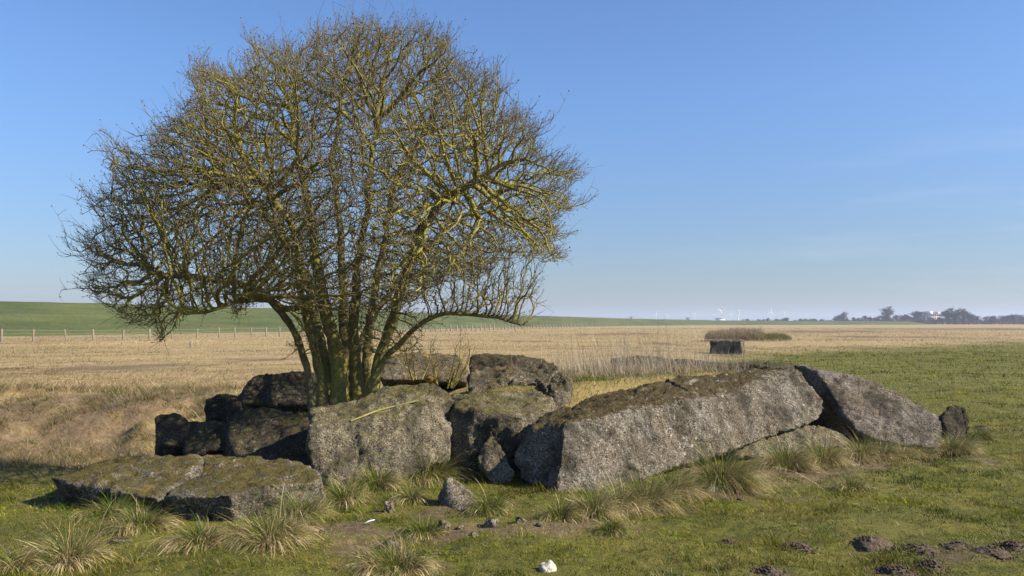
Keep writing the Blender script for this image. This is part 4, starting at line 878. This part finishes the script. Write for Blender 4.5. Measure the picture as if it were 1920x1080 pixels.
# ------------------------------------------------------------------ far bush mound
def bush_mound():
    parts = []; c = G(1420, 640); c[1] += 3; rx, ry, H = 3.6, 2.6, .92; n = 26000
    for pal, x0, x1, hh, nn, ln in ((np.array([(.42, .32, .2), (.52, .42, .27), (.33, .26, .16)]), -1.05, .25, 1.0, 16000, .5), (np.array([(.16, .18, .04), (.32, .29, .10), (.10, .12, .03)]), -.25, 1.05, .74, 12000, .3)):
        u = RNG.uniform(x0, x1, nn); v = RNG.uniform(-1, 1, nn); e = np.sqrt(np.clip(1-u*u*.85-v*v, 0, 1)); lump = 1+.35*vn(np.stack([u*5, v*3, u*0], -1), 9)+.2*vn(np.stack([u*14, v*8, u*0], -1), 19)
        z = H*hh*np.sqrt(e)*lump*np.sqrt(RNG.uniform(0, 1, nn)); k = e > .03; b = np.stack([c[0]+u*rx, c[1]+v*ry, z*.95-.05], -1)[k]; m = len(b)
        o = unit(m)*.6+np.array([.5, 0]) ; o /= np.linalg.norm(o, axis=1)[:, None]; cc = pick(pal, m)
        parts.append(blades(b, RNG.uniform(.15, ln, m), o, RNG.uniform(0, .9, m), RNG.uniform(.012, .03, m), cc*.8, cc, 1, RNG.uniform(0, .6, m)))
    V, Fs, Cc = merge(parts); link('bramble_mound', mesh_np('bramble_mound', recentre(V, (c[0], c[1], 0)), Fs, M_grass, Cc), None, 'low mound overgrown with purple-brown and green brambles behind the far square block', 'bush', loc=(c[0], c[1], 0))
bush_mound()

# ------------------------------------------------------------------ far trees: bare, twiggy
M_fbark = simple_mat('far_bark', (.05, .042, .035), (.10, .085, .07), 3, 0); M_ftwig = simple_mat('far_twigs', (.06, .048, .042), (.125, .10, .085), .6, 0)
def far_tree_meshes(seed, H, W, ntw):
    rg = np.random.default_rng(seed); segs = []; tips = []
    def grow(q, d, L_, r, lv):
        e = q+d*L_; segs.append((q, e, r, r*.7)); tips.append((e, lv, d))
        if lv >= 4: return
        for _ in range(3 if lv else 6):
            nd = d+rg.normal(0, .55, 3)*np.array([W, W, .75]); nd[2] = max(nd[2], -.1); nd /= np.linalg.norm(nd); grow(e-d*L_*rg.uniform(0, .5), nd, L_*rg.uniform(.62, .85), r*.58, lv+1)
    grow(np.zeros(3), np.array([0, 0, 1.]), H*.22, H*.028, 0)
    A = np.array([s[0] for s in segs]); B_ = np.array([s[1] for s in segs]); f = frame(B_-A); V, Fs, _ = frusta(A, B_, np.array([s[2] for s in segs]), np.array([s[3] for s in segs]), f, f, 4, np.ones((len(A), 3)))
    mx_ = B_[:, 2].max(); sc = H*.93/mx_; V *= sc
    tm = mesh_np('trunk', V, Fs, M_fbark)
    tt = [(e*sc, d) for e, lv, d in tips if lv >= 2]; idx = rg.integers(0, len(tt), ntw); b = np.array([tt[i][0] for i in idx])+rg.normal(0, H*.02, (ntw, 3)); dd = np.array([tt[i][1] for i in idx])+rg.normal(0, .5, (ntw, 3)); dd /= np.linalg.norm(dd, axis=1)[:, None]
    e = b+dd*rg.uniform(.04, .11, (ntw, 1))*H; sd = np.cross(dd, rg.normal(0, 1, (ntw, 3))); sd /= np.linalg.norm(sd, axis=1)[:, None]; w_ = H*.0045
    V = np.stack([b-sd*w_, b+sd*w_, e], 1).reshape(-1, 3); Fs = [np.arange(ntw*3).reshape(-1, 3)]
    return tm, mesh_np('crown', V, Fs, M_ftwig)
VAR = [far_tree_meshes(s, 1.0, w_, 3000) for s, w_ in ((1, 1.0), (2, 1.3), (3, .8), (4, 1.5))]
FT = [(1582, 18, 0, 'small round bare tree standing out alone on the dyke line left of the big dome'), (1663, 27, 0, 'large dome-shaped bare tree, tallest of the far row'), (1718, 20, 2, 'rather tall bare tree just left of the far building'),
      (1790, 24, 1, 'broad bare tree right next to the far building'), (1806, 22, 0, 'second broad bare tree right of the far building'), (1776, 20, 2, 'slim bare tree touching the right wall of the far building')]
rg = np.random.default_rng(44)
for k, px in enumerate(np.concatenate([np.arange(1404, 1560, 12.5), np.arange(1566, 1704, 10.5), np.arange(1704, 1780, 9.5), np.arange(1780, 1990, 11.0)])):
    hh = 10 if px < 1480 else 8 if px < 1560 else 13 if px < 1640 else 15
    if px > 1700: hh = 15
    if 1722 < px < 1772: hh = 9.5
    FT.append((px+rg.uniform(-4, 4), hh*rg.uniform(.75, 1.2), int(rg.integers(0, 4)), None))
ROWT = []
for px, hpx, v, lb in FT:
    Y = rg.uniform(590, 660) if px > 1725 else rg.uniform(640, 720); x = (px-HX)/F*Y
    if px <= 1725: hpx = hpx-2
    H = (hpx+4.5)*Y/F*(1.18 if lb else 1.0); root = bpy.data.objects.new('bare_tree', None); C.objects.link(root); root.location = (x, Y, -.2)
    for nm, m in (('trunk', VAR[v][0]), ('crown', VAR[v][1])):
        c = link(nm, m, root)
    root.scale = (H*1.25, H*1.25, H); root.rotation_euler = (0, 0, rg.uniform(0, 6.28))
    root['category'] = 'tree'; root['group'] = 'bare trees of the far row'
    if lb: root['label'] = lb
    else: ROWT.append((px, hpx, root))

ORD = ['first', 'second', 'third', 'fourth', 'fifth', 'sixth', 'seventh', 'eighth', 'ninth', 'tenth', 'eleventh', 'twelfth', 'thirteenth', 'fourteenth', 'fifteenth', 'sixteenth', 'seventeenth', 'eighteenth', 'nineteenth', 'twentieth', 'twenty-first', 'twenty-second', 'twenty-third', 'twenty-fourth']
for a, b, ph in ((0, 1571, 'low hazy tree {} from the left end of the far row'), (1571, 1652, 'hazy tree {} to the right of the small round lone tree'), (1652, 1725, 'hazy tree {} to the right of the large dome tree'),
                 (1725, 1768, 'hazy tree {} from the left before the far building'), (1768, 3000, 'hazy tree {} to the right of the far building')):
    for k, (px, hpx, r_) in enumerate(sorted([q for q in ROWT if a <= q[0] < b], key=lambda q: q[0])): r_['label'] = ph.format(ORD[k])
# dense shrub belt between them
def belt():
    n = 60000; px = RNG.uniform(1395, 2050, n); Y = RNG.uniform(600, 700, n); Y = np.where(px < 1725, Y+45, Y)
    top = np.interp(px, [1395, 1440, 1500, 1560, 1600, 1700, 1750, 2050], [2, 4, 4, 3.5, 5, 7, 6, 8])+2*vn(np.stack([px*.11, px*0, px*0], -1), 5)+2*vn(np.stack([px*.4, px*0, px*0], -1), 6)
    z = (top+3)*Y/F*np.sqrt(RNG.uniform(0, 1, n)); b = np.stack([(px-HX)/F*Y, Y, z-1], -1); c = pick(np.array([(.10, .08, .07), (.07, .058, .05), (.12, .10, .07)]), n)
    V, Fs, Cc = blades(b, RNG.uniform(.5, 1.8, n), unit(n), RNG.uniform(0, .6, n), RNG.uniform(.12, .3, n), c, c, 1, RNG.uniform(0, .5, n))
    link('far_wood', mesh_np('far_wood', V, Fs, M_grass, Cc), label='hazy grey-brown band of undergrowth along the horizon on the right', cat='wood', kind='stuff')
belt()

# ------------------------------------------------------------------ far buildings
def boxm(name, x0, x1, y0, y1, z0, z1, mat, parent, base):
    V = np.array([(x, y, z) for z in (z0, z1) for x, y in ((x0, y0), (x1, y0), (x1, y1), (x0, y1))])-np.asarray(base)
    f = np.array([(0, 1, 5, 4), (1, 2, 6, 5), (2, 3, 7, 6), (3, 0, 4, 7), (4, 5, 6, 7), (3, 2, 1, 0)]); return link(name, mesh_np(name, V, [f], mat), parent)
M_w1 = simple_mat('render_grey', (.22, .21, .22), (.30, .29, .30), .3, 0); M_w2 = simple_mat('render_sand', (.50, .42, .32), (.62, .54, .43), .3, 0); M_w3 = simple_mat('render_white', (.68, .68, .68), (.82, .82, .82), .3, 0); M_win = simple_mat('far_glass', (.05, .06, .07), (.09, .1, .11), 1, 0, .2)
M_blue = simple_mat('blue_cladding', (.25, .42, .55), (.32, .5, .62), .3, 0)
def bld(name, label, px0, px1, top, Y, depth, mat, extras=(), wins=(0, 0)):
    s = Y/F; x0, x1 = (px0-HX)*s, (px1-HX)*s; h = CZ+(HY-top)*s; base = ((x0+x1)/2, Y, 0)
    r = bpy.data.objects.new(name, None); C.objects.link(r); r.location = base; r['label'] = label; r['category'] = 'building'
    boxm('wall', x0, x1, Y, Y+depth, -.5, h, mat, r, base); boxm('roof', x0-.3, x1+.3, Y-.3, Y+depth+.3, h, h+.35, M_w1, r, base)
    for nm, a, b, t0, t1, m in extras: boxm(nm, (a-HX)*s, (b-HX)*s, Y+1, Y+depth-1, CZ+(HY-t0)*s+.35, CZ+(HY-t1)*s, m, r, base)
    nc, nr = wins
    for i in range(nc):
        for j in range(nr):
            wx = x0+(x1-x0)*(i+.5)/nc; wz = h*(j+.55)/nr
            boxm('window', wx-.6, wx+.6, Y-.06, Y+.02, wz-.6, wz+.6, M_win, r, base)
    return r
bld('apartment_building', 'big far building with grey left wing and sand-coloured upper storeys behind the trees', 1737, 1764, 590, 760, 14, M_w2, (('penthouse', 1742, 1750, 590, 583.5, M_w3), ('stair_tower', 1757, 1763, 590, 584.5, M_w2)), (7, 4))
bld('apartment_building', 'grey slab-like wing at the left of the big far building', 1727, 1736.5, 585.5, 762, 12, M_w1, (), (3, 5))
bld('warehouse', 'pale blue hall at the right edge of the horizon', 1905, 1960, 592, 1100, 40, M_blue, (), (8, 1))
bld('warehouse', 'white low hall at the foot of the bright wind turbine', 1346.5, 1359, 596.8, 985, 14, M_w3, (), (5, 1))
bld('warehouse', 'tiny white shed right of the second turbine', 1394, 1399, 599, 1450, 10, M_w3, (), (2, 1))
bld('warehouse', 'small grey hall on the horizon left of the turbines', 1289, 1297, 595.5, 1700, 16, M_w1, (), (3, 1))
bld('warehouse', 'pale grey box on the dyke line left of the faint masts', 1183, 1189, 593.5, 1700, 16, M_w1, (), (2, 1))

# ------------------------------------------------------------------ wind turbines
M_turb = simple_mat('turbine_white', (.75, .75, .75), (.85, .85, .85), .5, 0, .5)
def turbine(px, hub_py, Y, blade_px, rot, yaw, label):
    s = Y/F; x = (px-HX)*s; H = CZ+(HY-hub_py)*s; Lb = blade_px*s
    r = bpy.data.objects.new('wind_turbine', None); C.objects.link(r); r.location = (x, Y, 0); r.rotation_euler = (0, 0, yaw); r['label'] = label; r['category'] = 'wind turbine'; r['group'] = 'wind turbines on the horizon'
    zs = np.linspace(0, H, 7); A = np.stack([zs[:-1]*0, zs[:-1]*0, zs[:-1]], -1); B_ = np.stack([zs[1:]*0, zs[1:]*0, zs[1:]], -1); rr = Lb*.10*(1-.4*zs/H)
    f = (np.tile([1., 0, 0], (6, 1)), np.tile([0., 1, 0], (6, 1))); V, Fs, _ = frusta(A, B_, rr[:-1], rr[1:], f, f, 10, np.ones((6, 3))); link('tower', mesh_np('tower', V, Fs, M_turb, None, True), r)
    a = Lb*.07; V = np.array([(x_, y_, z_) for y_, k in ((-a*1.8, .7), (-a, 1), (a*2.2, 1), (a*3, .6)) for x_, z_ in ((-a*k, H-a*k), (a*k, H-a*k), (a*k, H+a*k), (-a*k, H+a*k))])
    f = [(4*i+j, 4*i+(j+1) % 4, 4*i+4+(j+1) % 4, 4*i+4+j) for i in range(3) for j in range(4)]+[(0, 1, 2, 3), (12, 13, 14, 15)]; link('nacelle', mesh_np('nacelle', V, [np.array(f)], M_turb), r)
    for k in range(3):
        an = R(rot+120*k); u = np.array([math.sin(an), 0, math.cos(an)]); v = np.array([math.cos(an), 0, -math.sin(an)]); c0 = np.array([0, -a*2.2, H]); V = []
        for t, cw in ((0, .05), (.15, .10), (.5, .075), (1, .025)):
            c = c0+u*Lb*t; V += [c-v*Lb*cw*.7+[0, -.1, 0], c+v*Lb*cw+[0, .1, 0], c+v*Lb*cw*.3+[0, Lb*cw*.35, 0]]
        f = [(3*i+j, 3*i+(j+1) % 3, 3*i+3+(j+1) % 3, 3*i+3+j) for i in range(3) for j in range(3)]; link('blade', mesh_np('blade', np.array(V), [np.array(f), ], M_turb), r)
turbine(1352.5, 583.5, 1000, 9.5, 60, 0.1, 'bright white wind turbine above the white low hall')
turbine(1384.5, 584, 1020, 9.0, 50, .9, 'wind turbine seen at an angle, second of the clear pair')
turbine(1303, 588, 3300, 7, 30, .1, 'faint turbine just left of the bright one')
turbine(1445, 586, 3200, 9, 10, .0, 'faint turbine over the start of the far row of trees')
turbine(1231, 590, 3400, 7, 0, .0, 'leftmost faint turbine on the horizon')
turbine(1252, 590, 3400, 7, 45, .0, 'second faint turbine from the left')
turbine(1370, 588, 3100, 7, 25, .3, 'faint turbine between the clear pair')
turbine(1472, 588, 3500, 7, 80, .0, 'rightmost faint turbine above the far trees')

# ------------------------------------------------------------------ haze
m = bpy.data.materials.new('haze'); m.use_nodes = True; t = m.node_tree; t.nodes.clear(); out = N(t, 'ShaderNodeOutputMaterial'); pv = N(t, 'ShaderNodeVolumePrincipled')
pv.inputs['Color'].default_value = (.60, .70, .92, 1); pv.inputs['Density'].default_value = .00034; pv.inputs['Anisotropy'].default_value = .2; t.links.new(pv.outputs[0], out.inputs['Volume'])
V = np.array([(x, y, z) for z in (-2.5, 45) for x, y in ((-4800, -80), (4800, -80), (4800, 4800), (-4800, 4800))])
link('haze', mesh_np('haze', V, [np.array([(0, 3, 2, 1), (4, 5, 6, 7), (0, 1, 5, 4), (1, 2, 6, 5), (2, 3, 7, 6), (3, 0, 4, 7)])], m), label='thin pale haze in the air over the flat land', cat='haze', kind='stuff')
